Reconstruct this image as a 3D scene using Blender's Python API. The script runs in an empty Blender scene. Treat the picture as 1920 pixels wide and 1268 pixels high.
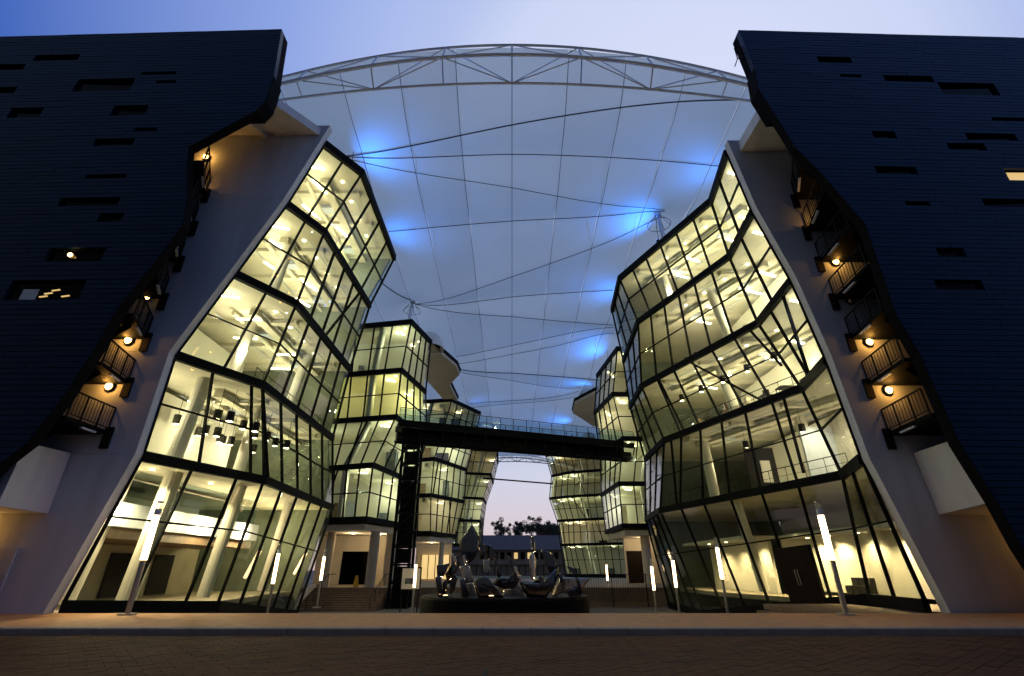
import bpy, math, random
from mathutils import Vector as V
random.seed(7)
C = bpy.context.scene
COL = C.collection

# ------------------------------------------------------------------ camera, sky, exposure
F, PITCH, CAMH = 907.0, math.atan(432/907), 1.45
cam = bpy.data.cameras.new('camera'); cam.sensor_width = 36; cam.lens = 36*F/1920; cam.clip_end = 3000
co = bpy.data.objects.new('camera', cam); COL.objects.link(co)
co.location = (0, 0, CAMH); co.rotation_euler = (math.pi/2+PITCH, 0, 0); C.camera = co
W = bpy.data.worlds.new('World'); C.world = W; W.use_nodes = True
nt = W.node_tree; N = nt.nodes; N.clear()
def wn(t, **k):
    n = N.new(t)
    for a, b in k.items(): setattr(n, a, b)
    return n
tc = wn('ShaderNodeTexCoord')
dot = wn('ShaderNodeVectorMath', operation='DOT_PRODUCT'); nrm = wn('ShaderNodeVectorMath', operation='NORMALIZE')
nt.links.new(tc.outputs['Generated'], nrm.inputs[0]); nt.links.new(nrm.outputs[0], dot.inputs[0])
s_ = V((.30, .70, .65)).normalized(); dot.inputs[1].default_value = s_
mp = wn('ShaderNodeMapRange'); mp.inputs['From Min'].default_value = -1
nt.links.new(dot.outputs['Value'], mp.inputs['Value'])
ramp = wn('ShaderNodeValToRGB'); cr = ramp.color_ramp
stops = [(-1, (.074, .078, .092)), (-.2, (.070, .082, .112)), (.25, (.075, .14, .31)), (.49, (.06, .14, .50)), (.745, (.27, .38, .78)),
         (.885, (.46, .55, .86)), (.925, (.61, .68, .92)), (1, (.67, .72, .93))]
while len(cr.elements) < len(stops): cr.elements.new(.5)
for e, (t, c) in zip(cr.elements, stops): e.position = (t+1)/2; e.color = (*c, 1)
nt.links.new(mp.outputs[0], ramp.inputs[0])
sep = wn('ShaderNodeSeparateXYZ'); nt.links.new(nrm.outputs[0], sep.inputs[0])
m1 = wn('ShaderNodeMapRange', interpolation_type='SMOOTHSTEP')
for k, v in zip(('From Min', 'From Max', 'To Min', 'To Max'), (.0, .42, 1, 0)): m1.inputs[k].default_value = v
nt.links.new(sep.outputs['Z'], m1.inputs['Value'])
m2 = wn('ShaderNodeMapRange', interpolation_type='SMOOTHSTEP')
for k, v in zip(('From Min', 'From Max', 'To Min', 'To Max'), (-.1, .95, 0, 1)): m2.inputs[k].default_value = v
nt.links.new(sep.outputs['Y'], m2.inputs['Value'])
mm = wn('ShaderNodeMath', operation='MULTIPLY'); nt.links.new(m1.outputs[0], mm.inputs[0]); nt.links.new(m2.outputs[0], mm.inputs[1])
hz = wn('ShaderNodeValToRGB'); hz.color_ramp.elements[0].color = (.70, .52, .53, 1); hz.color_ramp.elements[0].position = .0
hz.color_ramp.elements[1].color = (.80, .78, .82, 1); hz.color_ramp.elements[1].position = .17
nt.links.new(sep.outputs['Z'], hz.inputs[0])
noi = wn('ShaderNodeTexNoise'); noi.inputs['Scale'].default_value = 2.2; noi.inputs['Detail'].default_value = 4
nt.links.new(nrm.outputs[0], noi.inputs['Vector'])
cl = wn('ShaderNodeMapRange'); cl.inputs['To Min'].default_value = .93; cl.inputs['To Max'].default_value = 1.07
nt.links.new(noi.outputs['Fac'], cl.inputs['Value'])
mx = wn('ShaderNodeMix', data_type='RGBA'); nt.links.new(mm.outputs[0], mx.inputs[0])
nt.links.new(ramp.outputs[0], mx.inputs[6]); nt.links.new(hz.outputs[0], mx.inputs[7])
bg = wn('ShaderNodeBackground'); nt.links.new(mx.outputs[2], bg.inputs[0]); nt.links.new(cl.outputs[0], bg.inputs[1])
wo = wn('ShaderNodeOutputWorld'); nt.links.new(bg.outputs[0], wo.inputs[0])
C.view_settings.view_transform = 'Standard'; C.view_settings.look = 'None'
C.view_settings.exposure = 0; C.view_settings.gamma = 1; C.view_settings.use_curve_mapping = False
cy = C.cycles
cy.use_denoising = True; cy.max_bounces = 7; cy.diffuse_bounces = 3; cy.glossy_bounces = 3; cy.transmission_bounces = 4
cy.transparent_max_bounces = 24; cy.sample_clamp_indirect = 3; cy.caustics_reflective = False; cy.caustics_refractive = False

# ------------------------------------------------------------------ survey helpers (bearing -> place in the world)
c_, s_ = math.cos(PITCH), math.sin(PITCH)
def ray(px, py):
    u, v = (px-960)/F, (py-634)/F
    return V((u, c_+v*s_, s_-v*c_))
def aty(px, py, Y): r = ray(px, py); return V((0, 0, CAMH)) + r*(Y/r.y)
def atz(px, py, z): r = ray(px, py); return V((0, 0, CAMH)) + r*((z-CAMH)/r.z)

# ------------------------------------------------------------------ mesh helpers
class MB:
    def __init__(s): s.v, s.f = [], []
    def add(s, vs, fs):
        o = len(s.v); s.v += [tuple(p) for p in vs]; s.f += [tuple(i+o for i in f) for f in fs]; return s
    def hexa(s, a, b):                     # two matching quads
        return s.add(list(a)+list(b), [(3,2,1,0),(4,5,6,7),(0,1,5,4),(1,2,6,5),(2,3,7,6),(3,0,4,7)])
    def box(s, x0, x1, y0, y1, z0, z1):
        return s.hexa([(x0,y0,z0),(x1,y0,z0),(x1,y1,z0),(x0,y1,z0)], [(x0,y0,z1),(x1,y0,z1),(x1,y1,z1),(x0,y1,z1)])
    def beam(s, p, q, w, d, n=(0, 0, 1)):  # w across, d along n
        p, q, n = V(p), V(q), V(n); t = (q-p).normalized(); a = t.cross(n)
        if a.length < 1e-4: a = t.cross(V((1, 0, 0)))
        a.normalize(); b = a.cross(t).normalized(); a = a*w/2; b = b*d/2
        return s.hexa([p-a-b, p+a-b, p+a+b, p-a+b], [q-a-b, q+a-b, q+a+b, q-a+b])
    def tube(s, pts, r, n=8, r2=None):
        pts = [V(p) for p in pts]; o = len(s.v); m = len(pts)
        for i, p in enumerate(pts):
            t = (pts[min(i+1, m-1)]-pts[max(i-1, 0)]).normalized()
            a = t.cross(V((0, 0, 1)) if abs(t.z) < .95 else V((1, 0, 0))).normalized(); b = t.cross(a)
            rr = r if r2 is None else r+(r2-r)*i/(m-1)
            s.v += [tuple(p+(a*math.cos(k*2*math.pi/n)+b*math.sin(k*2*math.pi/n))*rr) for k in range(n)]
        for i in range(m-1):
            s.f += [(o+i*n+k, o+i*n+(k+1) % n, o+(i+1)*n+(k+1) % n, o+(i+1)*n+k) for k in range(n)]
        s.f += [tuple(o+k for k in range(n))[::-1], tuple(o+(m-1)*n+k for k in range(n))]
        return s
    def prism(s, poly, off):               # planar polygon extruded by a vector
        n = len(poly); off = V(off); o = [V(p) for p in poly]
        return s.add(o+[p+off for p in o], [tuple(range(n))[::-1], tuple(range(n, 2*n))]+[(i, (i+1) % n, n+(i+1) % n, n+i) for i in range(n)])
    def build(s, name, mat, parent=None, kind=None, smooth=False):
        m = bpy.data.meshes.new(name); m.from_pydata(s.v, [], s.f); m.materials.append(mat)
        if smooth: m.polygons.foreach_set('use_smooth', [True]*len(m.polygons))
        m.update(); o = bpy.data.objects.new(name, m); COL.objects.link(o)
        if parent:
            o.parent = parent; o.matrix_parent_inverse = WORLD[parent.name].inverted() if parent.name in WORLD else parent.matrix_basis.inverted()
        if kind: o['kind'] = kind
        return o
WORLD = {}
def fixnormals(o):
    import bmesh
    b = bmesh.new(); b.from_mesh(o.data); bmesh.ops.recalc_face_normals(b, faces=b.faces); b.to_mesh(o.data); b.free(); return o
def thing(name, label, cat, loc=(0, 0, 0), group=None):
    o = bpy.data.objects.new(name, None); COL.objects.link(o); o.location = loc; o.empty_display_size = .3
    o['label'] = label; o['category'] = cat
    if group: o['group'] = group
    return o
def tag(o, label, cat, group=None):
    o['label'] = label; o['category'] = cat
    if group: o['group'] = group
    return o
def clone(root, loc, label, group=None):
    r = root.copy(); COL.objects.link(r); r.location = loc; r['label'] = label
    for ch in root.children:
        c = ch.copy(); COL.objects.link(c); c.parent = r
        for g in ch.children:
            d = g.copy(); COL.objects.link(d); d.parent = c
    return r
def light(kind, loc, power, color, size=.12, parent=None, **k):
    l = bpy.data.lights.new('lamp_light', kind); l.energy = power; l.color = color
    if kind in ('POINT', 'SPOT'): l.shadow_soft_size = size
    for a, b in k.items(): setattr(l, a, b)
    o = bpy.data.objects.new('lamp_light', l); COL.objects.link(o); o.location = loc
    if parent: o.parent = parent; o.matrix_parent_inverse = parent.matrix_basis.inverted()
    return o

# ------------------------------------------------------------------ materials
def mat(name, col, rough=.6, metal=0, spec=.5, var=.12, scale=3, bump=0, bscale=40, stretch=None):
    m = bpy.data.materials.new(name); m.use_nodes = True; n = m.node_tree.nodes; l = m.node_tree.links
    b = n['Principled BSDF']; b.inputs['Roughness'].default_value = rough; b.inputs['Metallic'].default_value = metal
    b.inputs['Specular IOR Level'].default_value = spec
    t = n.new('ShaderNodeTexCoord'); q = n.new('ShaderNodeTexNoise'); q.inputs['Scale'].default_value = scale; q.inputs['Detail'].default_value = 6
    if stretch:
        mpn = n.new('ShaderNodeMapping'); mpn.inputs['Scale'].default_value = stretch; l.new(t.outputs['Object'], mpn.inputs['Vector']); l.new(mpn.outputs[0], q.inputs['Vector'])
    else: l.new(t.outputs['Object'], q.inputs['Vector'])
    r = n.new('ShaderNodeValToRGB'); r.color_ramp.elements[0].position = .3; r.color_ramp.elements[1].position = .7
    r.color_ramp.elements[0].color = (*[x*(1-var) for x in col], 1); r.color_ramp.elements[1].color = (*[min(1, x*(1+var)) for x in col], 1)
    l.new(q.outputs['Fac'], r.inputs[0]); l.new(r.outputs[0], b.inputs['Base Color'])
    if bump:
        q2 = n.new('ShaderNodeTexNoise'); q2.inputs['Scale'].default_value = bscale; q2.inputs['Detail'].default_value = 4
        l.new(t.outputs['Object'], q2.inputs['Vector'])
        bp = n.new('ShaderNodeBump'); bp.inputs['Strength'].default_value = bump; bp.inputs['Distance'].default_value = .02
        l.new(q2.outputs['Fac'], bp.inputs['Height']); l.new(bp.outputs[0], b.inputs['Normal'])
    return m
def emis(name, col, s):
    m = bpy.data.materials.new(name); m.use_nodes = True; b = m.node_tree.nodes['Principled BSDF']
    b.inputs['Base Color'].default_value = (.8, .8, .75, 1); b.inputs['Emission Color'].default_value = (*col, 1); b.inputs['Emission Strength'].default_value = s
    return m
def glass(name, tint, ior=1.45, rough=.0, wav=0):
    m = bpy.data.materials.new(name); m.use_nodes = True; n = m.node_tree.nodes; l = m.node_tree.links; n.clear()
    o = n.new('ShaderNodeOutputMaterial'); t = n.new('ShaderNodeBsdfTransparent'); g = n.new('ShaderNodeBsdfGlossy'); f = n.new('ShaderNodeFresnel'); x = n.new('ShaderNodeMixShader')
    t.inputs[0].default_value = (*tint, 1); g.inputs['Roughness'].default_value = rough; f.inputs[0].default_value = ior
    if wav:
        tcn = n.new('ShaderNodeTexCoord'); q = n.new('ShaderNodeTexNoise'); q.inputs['Scale'].default_value = .35
        l.new(tcn.outputs['Object'], q.inputs['Vector'])
        bp = n.new('ShaderNodeBump'); bp.inputs['Strength'].default_value = wav; bp.inputs['Distance'].default_value = .05
        l.new(q.outputs['Fac'], bp.inputs['Height']); l.new(bp.outputs[0], g.inputs['Normal'])
    l.new(t.outputs[0], x.inputs[1]); l.new(g.outputs[0], x.inputs[2]); l.new(x.outputs[0], o.inputs[0])
    ge = n.new('ShaderNodeNewGeometry'); dp = n.new('ShaderNodeVectorMath'); dp.operation = 'DOT_PRODUCT'      # Schlick, the same for both faces
    l.new(ge.outputs['Incoming'], dp.inputs[0]); l.new(ge.outputs['True Normal'], dp.inputs[1])
    def ma(op, a, b=None, c=None):
        q_ = n.new('ShaderNodeMath'); q_.operation = op; q_.use_clamp = op != 'POWER'
        for i_, v_ in enumerate((a, b, c)):
            if v_ is None: continue
            if isinstance(v_, (int, float)): q_.inputs[i_].default_value = v_
            else: l.new(v_, q_.inputs[i_])
        return q_.outputs[0]
    r0 = ((ior-1)/(ior+1))**2
    ab = ma('ABSOLUTE', dp.outputs['Value']); om = ma('SUBTRACT', 1, ab); pw = ma('POWER', om, 5); l.new(ma('MULTIPLY_ADD', pw, 1-r0, r0), x.inputs[0])
    n.remove(f)
    return m
M = dict(
    clad=mat('dark_cladding', (.0022, .0120, .034), .42, spec=.32, var=.38, scale=1.0, stretch=(.45, .45, 4.3), bump=.25, bscale=6),
    core=mat('black_backing', (.005, .005, .006), .9, spec=.1),
    cable=mat('grey_cable', (.06, .065, .075), .6, spec=.2),
    truss=mat('white_truss_paint', (.74, .77, .84), .5, var=.08),
    dim=mat('dim_green_wall', (.17, .19, .15), .8, var=.3, scale=.5),
    white=mat('white_render', (.59, .635, .72), .75, var=.10, scale=1.0, stretch=(1.6, 1.6, .22), bump=.15, bscale=25),
    cream=mat('cream_plaster', (.74, .70, .60), .8, var=.05, scale=.5),
    ceil=mat('ceiling_concrete', (.74, .69, .54), .85, var=.12, scale=.5, bump=.2, bscale=8),
    beam=mat('beam_concrete', (.56, .52, .40), .85, var=.15, scale=.8),
    beige=mat('beige_soffit', (.58, .50, .38), .85, var=.08, scale=.6),
    floor=mat('floor_screed', (.32, .27, .2), .6, var=.15, scale=1),
    steel=mat('black_steel', (.005, .006, .006), .65, spec=.06, var=.2),
    rail=mat('dark_railing', (.010, .009, .008), .7, spec=.2),
    grey=mat('grey_steel', (.52, .57, .68), .45, var=.1),
    pole=mat('brushed_steel', (.42, .40, .37), .32, metal=.9, var=.1, scale=8),
    mirror=mat('polished_steel', (.13, .125, .12), .09, metal=1, var=.2, scale=1.2),
    mirror2=mat('lit_facet_steel', (.62, .56, .48), .22, metal=1, var=.15, scale=1.5),  # same polished steel; light on facets and edges put into a paler tone
    stone=mat('black_granite', (.006, .005, .005), .6, spec=.08, var=.4, scale=30),
    pave=mat('pavement_granite', (.52, .245, .088), .7, var=.18, scale=2.5, bump=.2, bscale=60),  # stone tone with the orange of sodium street light put into the colour
    kerb=mat('kerb_stone', (.29, .22, .16), .75, var=.15, scale=4),
    paver=mat('brown_brick', (.085, .031, .010), .85, spec=.2, var=.35, scale=1.6, bump=.4, bscale=50),  # brick brown, with sodium lamp warmth mixed into the base colour
    joint=mat('dark_joint_sand', (.040, .016, .006), .95, var=.3),
    plaza=mat('plaza_paving', (.19, .145, .10), .75, var=.2, scale=1),
    timber=mat('brown_timber', (.17, .105, .06), .6, var=.3, scale=4),
    door=mat('dark_door', (.010, .006, .004), .7, spec=.1, var=.3, scale=6),
    roof=mat('dark_roof_tile', (.05, .05, .058), .8, var=.3, scale=1),
    far=mat('far_wall', (.28, .22, .17), .85, var=.15, scale=.3),
    red=mat('red_render', (.30, .08, .09), .8),
    leaf=mat('dark_leaf', (.035, .055, .025), .8, var=.5, scale=.3),
    bark=mat('bark', (.07, .05, .035), .9, var=.3),
    lawn=mat('lawn', (.05, .075, .025), .95, var=.4, scale=2),
    yellow=mat('yellow_plastic', (.75, .42, .03), .5),
    art=mat('print_dark', (.07, .085, .10), .5, var=.7, scale=5),
    paper=mat('white_paper', (.7, .68, .62), .6),
    earth=mat('ground_paving', (.11, .095, .08), .9, var=.2, scale=.4),
    pane=glass('clear_glass', (.91, .95, .89), 1.45, wav=.04),
    dpane=glass('dark_glass', (.02, .025, .035), 1.18),
    rglass=glass('rail_glass', (.80, .90, .95), 1.5),
    tube=emis('tube_glow', (1, .66, .34), 10),
    strip=emis('strip_glow', (1, .88, .60), 9),
    bulb=emis('warm_bulb', (1, .56, .16), 14),
    spot=emis('downlight_glow', (1, .85, .5), 9),
    uplight=emis('ground_uplight_glow', (1, .68, .3), 7),
    blue=emis('blue_flood_glow', (.1, .3, 1), 3),
    winlit=emis('lit_window', (1, .66, .22), .75),
    cap=mat('white_dome', (.75, .74, .74), .5, var=.04),
)
M['clad'].node_tree.nodes['Principled BSDF'].inputs['Specular Tint'].default_value = (.35, .62, 1, 1)
fab = bpy.data.materials.new('membrane_fabric'); fab.use_nodes = True
n = fab.node_tree.nodes; l = fab.node_tree.links; n.clear()
o = n.new('ShaderNodeOutputMaterial'); d = n.new('ShaderNodeBsdfDiffuse'); t = n.new('ShaderNodeBsdfTranslucent'); x = n.new('ShaderNodeMixShader')
q = n.new('ShaderNodeTexNoise'); q.inputs['Scale'].default_value = .25; q.inputs['Detail'].default_value = 5; tcn = n.new('ShaderNodeTexCoord'); l.new(tcn.outputs['Object'], q.inputs['Vector'])
r = n.new('ShaderNodeValToRGB'); q.inputs['Roughness'].default_value = .7; r.color_ramp.elements[0].position = .3; r.color_ramp.elements[1].position = .7; r.color_ramp.elements[0].color = (.80, .885, .84, 1); r.color_ramp.elements[1].color = (.84, .93, .88, 1); l.new(q.outputs['Fac'], r.inputs[0])
oi = n.new('ShaderNodeObjectInfo'); mr = n.new('ShaderNodeMapRange'); mr.inputs['To Min'].default_value = .90; l.new(oi.outputs['Random'], mr.inputs['Value'])
vm = n.new('ShaderNodeVectorMath'); vm.operation = 'SCALE'; l.new(r.outputs[0], vm.inputs[0]); l.new(mr.outputs[0], vm.inputs['Scale'])
l.new(vm.outputs[0], d.inputs[0]); l.new(vm.outputs[0], t.inputs[0]); x.inputs[0].default_value = .70
l.new(d.outputs[0], x.inputs[1]); l.new(t.outputs[0], x.inputs[2]); l.new(x.outputs[0], o.inputs[0]); M['fab'] = fab

# ------------------------------------------------------------------ ground
def struct(mb, name, m): return mb.build(name, m, kind='structure')
struct(MB().box(-400, 400, 15.5, 900, -2.6, -1.6), 'ground', M['earth'])
struct(MB().box(-30, 30, 48.5, 94, -1.6, -.08), 'plaza', M['plaza'])
road = struct(MB().box(-60, 60, -40, 15.0, -.6, -.155), 'road', M['joint'])
pav = struct(MB().box(-60, 60, 15.42, 19.8, -1.6, -.05), 'pavement', M['joint'])
x = -47.6
slab = None
while x < 48:
    if slab is None:
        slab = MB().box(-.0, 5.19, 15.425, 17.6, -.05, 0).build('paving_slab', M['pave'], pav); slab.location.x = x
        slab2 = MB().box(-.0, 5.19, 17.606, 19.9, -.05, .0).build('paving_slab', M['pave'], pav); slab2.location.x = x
        kst = MB().add([(0,15.05,-.3),(1.285,15.05,-.3),(1.285,15.42,-.3),(0,15.42,-.3),(0,15.05,-.02),(1.285,15.05,-.02),(1.285,15.42,.003),(0,15.42,.003),(0,15.09,.003),(1.285,15.09,.003)],
             [(3,2,1,0),(0,1,5,4),(4,5,9,8),(8,9,6,7),(2,3,7,6),(1,2,6,9,5),(3,0,4,8,7)]).build('kerb_stone', M['kerb'], pav); kst.location.x = x
    else:
        for b in (slab, slab2):
            s2 = b.copy(); COL.objects.link(s2); s2.location.x = x
    for k in range(4):
        if slab.location.x == x and k == 0: continue
        s2 = kst.copy(); COL.objects.link(s2); s2.location.x = x+k*1.3
    x += 5.2
# brown brick pavers laid on the diagonal; nearest 300 one by one, the rest as one part
bw, bl = .24, .48
u45 = V((math.cos(math.radians(40)), math.sin(math.radians(40)), 0)); v45 = V((-u45.y, u45.x, 0))
cells = []
for i in range(-90, 90):
    for j in range(-120, 160):
        c = u45*((i+(j % 2)*.5)*bl)+v45*(j*bw)+V((0, 11, 0))
        if 6.5 < c.y < 14.75 and abs(c.x) < c.y*1.17+1: cells.append(c)
cells.sort(key=lambda c: c.y+abs(c.x)*.001 if c.y > 9.2 else 99+abs(c.y))
def brickmb(mb, c, z):
    a, b = u45*(bl/2-.005), v45*(bw/2-.005); h = V((0, 0, .055)); c = c+V((0, 0, -.2+z)); k = V((0, 0, .0))
    return mb.hexa([c-a-b, c+a-b, c+a+b, c-a+b], [c-a-b+h, c+a-b+h, c+a+b+h, c-a+b+h])
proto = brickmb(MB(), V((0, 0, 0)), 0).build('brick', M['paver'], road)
rest = MB()
for k, c in enumerate(cells):
    if k < 300:
        b = proto if k == 0 else proto.copy()
        if k: COL.objects.link(b)
        b.location = (c.x, c.y, random.uniform(-.003, .003)); b.rotation_euler = (random.gauss(0, .002), random.gauss(0, .002), random.gauss(0, .008))
    else: brickmb(rest, c, random.uniform(-.003, .003))
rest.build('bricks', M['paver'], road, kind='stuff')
mh = thing('manhole_cover', 'dark iron manhole cover set in the brown brick road near the camera', 'manhole cover', (-1.02, 9.62, -.14))
MB().box(-1.52, -.42, 9.38, 10.02, -.16, -.125).build('frame', M['rail'], mh)
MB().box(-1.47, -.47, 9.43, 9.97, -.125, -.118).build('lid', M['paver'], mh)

# ------------------------------------------------------------------ glass buildings
def offset(pts, d, ref):                  # move a plan polyline by d towards (+) the reference point
    out = []
    for i, p in enumerate(pts):
        ns = []
        for a, b in ((i-1, i), (i, i+1)):
            if a < 0 or b >= len(pts): continue
            e = pts[b]-pts[a]; nn = V((-e.y, e.x, 0)).normalized()
            if nn.dot(ref-(pts[a]+pts[b])/2) < 0: nn = -nn
            ns.append(nn)
        m = sum(ns, V((0, 0, 0)))
        m = m/(m.length_squared/len(ns)) if m.length > .2 else ns[0]
        out.append(p+m*d)
    return out
def sweep(mb, pts, ref, d0, d1, h0, h1):  # mitred band along a polyline
    a, b = offset(pts, d0, ref), offset(pts, d1, ref); n = len(pts)
    z0, z1 = V((0, 0, h0)), V((0, 0, h1)); o = len(mb.v)
    for p, q in zip(a, b): mb.v += [tuple(p+z0), tuple(q+z0), tuple(q+z1), tuple(p+z1)]
    for i in range(n-1):
        k = o+4*i; mb.f += [(k+j, k+(j+1) % 4, k+4+(j+1) % 4, k+4+j) for j in range(4)]
    mb.f += [(o+3, o+2, o+1, o), (o+4*n-4, o+4*n-3, o+4*n-2, o+4*n-1)]
    return mb
def lerp(a, b, t): return a+(b-a)*t
PANES = {}
def glassbuilding(root, lv, panels, ref, tr=.5, bandh=.42, mw=.075, md=.15, diag=(), skip=(), double=True, topband=.5):
    """lv: per level a list of points; panels[k][s]: fractions of the mullions of storey k, segment s"""
    for k in range(len(lv)):
        h = topband if k == len(lv)-1 else bandh
        sweep(MB(), lv[k], ref, -.14, .10, -h/2, h/2).build('floor_band', M['steel'], root)
    for k in range(len(lv)-1):
        b, t = lv[k], lv[k+1]
        for s in range(len(b)-1):
            fr = panels[k][s] if isinstance(panels[k][s], (list, tuple)) else [i/panels[k][s] for i in range(1, panels[k][s])]
            fr = [0]+list(fr)+[1]
            nrm = (b[s+1]-b[s]).cross(t[s]-b[s]).normalized()
            if nrm.dot(ref-(b[s]+b[s+1])/2) > 0: nrm = -nrm
            q = tr[k] if isinstance(tr, (list, tuple)) else tr
            def P(u, w): return lerp(lerp(b[s], b[s+1], u), lerp(t[s], t[s+1], u), w)
            H = (t[s]-b[s]).length; e0, e1 = .18/H, 1-.18/H
            for i, u in enumerate(fr):
                if i == 0 and s > 0: continue
                MB().beam(P(u, e0), P(u, e1), mw, md, nrm).build('mullion', M['steel'], root)
            MB().beam(P(0, q), P(1, q), mw*.9, md*.8, nrm).build('transom', M['steel'], root)
            for i in range(len(fr)-1):
                u0, u1 = fr[i], fr[i+1]; L = (b[s+1]-b[s]).length; g = .03/L
                for w0, w1 in ((e0, q), (q, e1)):
                    if (k, s, i) in skip: continue
                    j = [V((random.uniform(-.006, .006),)*3) for _ in range(4)]
                    cs = [P(u0+g, w0), P(u1-g, w0), P(u1-g, w1), P(u0+g, w1)]
                    cs = [c+nrm*random.uniform(-.004, .004) for c in cs]
                    MB().hexa([c-nrm*.01 for c in cs], [c+nrm*.01 for c in cs]).build('pane', M['pane'], root)
    for (k, s, u0, w0, u1, w1) in diag:
        b, t = lv[k], lv[k+1]
        nrm = (b[s+1]-b[s]).cross(t[s]-b[s]).normalized()
        p = lerp(lerp(b[s], b[s+1], u0), lerp(t[s], t[s+1], u0), w0); q = lerp(lerp(b[s], b[s+1], u1), lerp(t[s], t[s+1], u1), w1)
        MB().beam(p, q, mw*1.05, md*1.06, nrm).build('diagonal_brace', M['steel'], root)
def slabs(root, lv, ref, bx, ks, ceilm='ceil', y0=None):
    for k in ks:
        ins = offset(lv[k], .13, ref); z = lv[k][0].z
        poly = [V((p.x, p.y, z-.19)) for p in ins]
        poly += [V((bx, ins[-1].y, z-.19)), V((bx, y0 if y0 else ins[0].y, z-.19))]
        fixnormals(MB().prism(poly, (0, 0, .36)).build('floor_slab', M[ceilm], root))
WARM, CREAM, GREEN, AMBER = (1, .84, .57), (1, .88, .60), (.97, 1, .70), (1, .79, .48)

def Pz(*xy, z): return [V((x, y, z)) for x, y in xy]
Z = [.2, 5.6, 10.1, 14.4, 18.75, 23.1]

# pendant lamps: one prototype, copied
def make_pendant():
    t = thing('pendant_lamp', '', 'pendant lamp', (0, 0, 0), 'pendant lamps hanging in the glass halls')
    MB().tube([(0, 0, .45), (0, 0, 1.6)], .012, 5).build('cord', M['rail'], t)
    MB().tube([(0, 0, 0), (0, 0, .45)], .17, 12).build('shade', M['rail'], t)
    MB().tube([(0, 0, -.012), (0, 0, 0)], .14, 12).build('diffuser', M['spot'], t)
    return t
pend = make_pendant(); pend_used = [0]
def pendant(loc, label):
    if not pend_used[0]: pend.location = loc; pend['label'] = label; pend_used[0] = 1; return pend
    return clone(pend, loc, label)
def strip(root, x, y, z, a=0, L=1.3, w=.16):
    d = V((math.cos(a), math.sin(a), 0))*L/2
    MB().beam(V((x, y, z))-d, V((x, y, z))+d, w, .05).build('ceiling_light', M['strip'], root)
def downlight(root, x, y, z, r=.11): MB().tube([(x, y, z), (x, y, z+.03)], r, 10).build('downlight', M['spot'], root)

# ---- front left building ----
L = thing('college_building', 'front left building with dark tiled wall and five leaning lit glass storeys', 'building', (-18, 24, 0))
LV = [[V((-16.3, 20, .2)), V((-13.9, 26, -.15)), V((-15.1, 38.9, -1.45))], Pz((-15.15, 20), (-12.95, 26), (-13.6, 38.6), z=Z[1]), Pz((-15.15, 20), (-13.05, 23.9), (-13.2, 35.3), z=Z[2]),
      Pz((-13.5, 20), (-11.7, 22.9), (-11.7, 32.5), z=Z[3]), Pz((-11.85, 20), (-10.7, 22.3), (-10.4, 30.9), z=Z[4]), Pz((-10.6, 20), (-9.1, 22.2), (-9.1, 31.1), z=Z[5])]
refL = V((-24, 30, 10))
glassbuilding(L, LV, [[[.36, .74], 5], [[.40, .86], 5], [2, 5], [2, 5], [2, 4]], refL, tr=[.57, .5, .5, .5, .5],
              diag=[(3, 1, .45, .03, .75, .97), (1, 1, .0, .97, .04, .03)])
slabs(L, LV, refL, -24, [1, 2, 3, 4, 5], y0=19.98)
# ---- front right building ----
R = thing('college_building', 'front right building with dark tiled wall, curved lit glass storeys and dark lobby door', 'building', (18, 24, 0))
RV = [[V((15.5, 20.6, .2)), V((16.3, 25, .2)), V((13.2, 38, -1.35)), V((13.4, 47, -1.35))], Pz((14.75, 20.6), (16.25, 24.4), (11.75, 40.5), (12.6, 48.5), z=Z[1]), Pz((14.5, 20.6), (15.4, 24.4), (11.4, 36), (11.7, 43), z=Z[2]),
      Pz((13.95, 20.6), (14.4, 25.2), (10.2, 36), (10.5, 41.5), z=Z[3]), Pz((12.95, 20.6), (13.35, 24.7), (9.8, 33.4), (10.3, 41.3), z=Z[4]), Pz((12.4, 20.6), (13.0, 24.7), (8.9, 34), (9.3, 39.5), z=Z[5])]
refR = V((26, 32, 10))
glassbuilding(R, RV, [[2, 6, 4], [1, 6, 3], [[.62], 6, 3], [2, 6, 3], [2, 6, 3]], refR, tr=[.55, .5, .5, .5, .5],
              diag=[(2, 1, .52, .97, .22, .05), (2, 1, .82, .97, .80, .03), (1, 1, .10, .97, .13, .1), (1, 1, .93, .97, .86, .03), (2, 0, .25, .97, .6, .03), (2, 1, .06, .97, .02, .35)])
slabs(R, RV, refR, 26, [1, 2, 3, 4, 5], y0=20.55)

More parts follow.
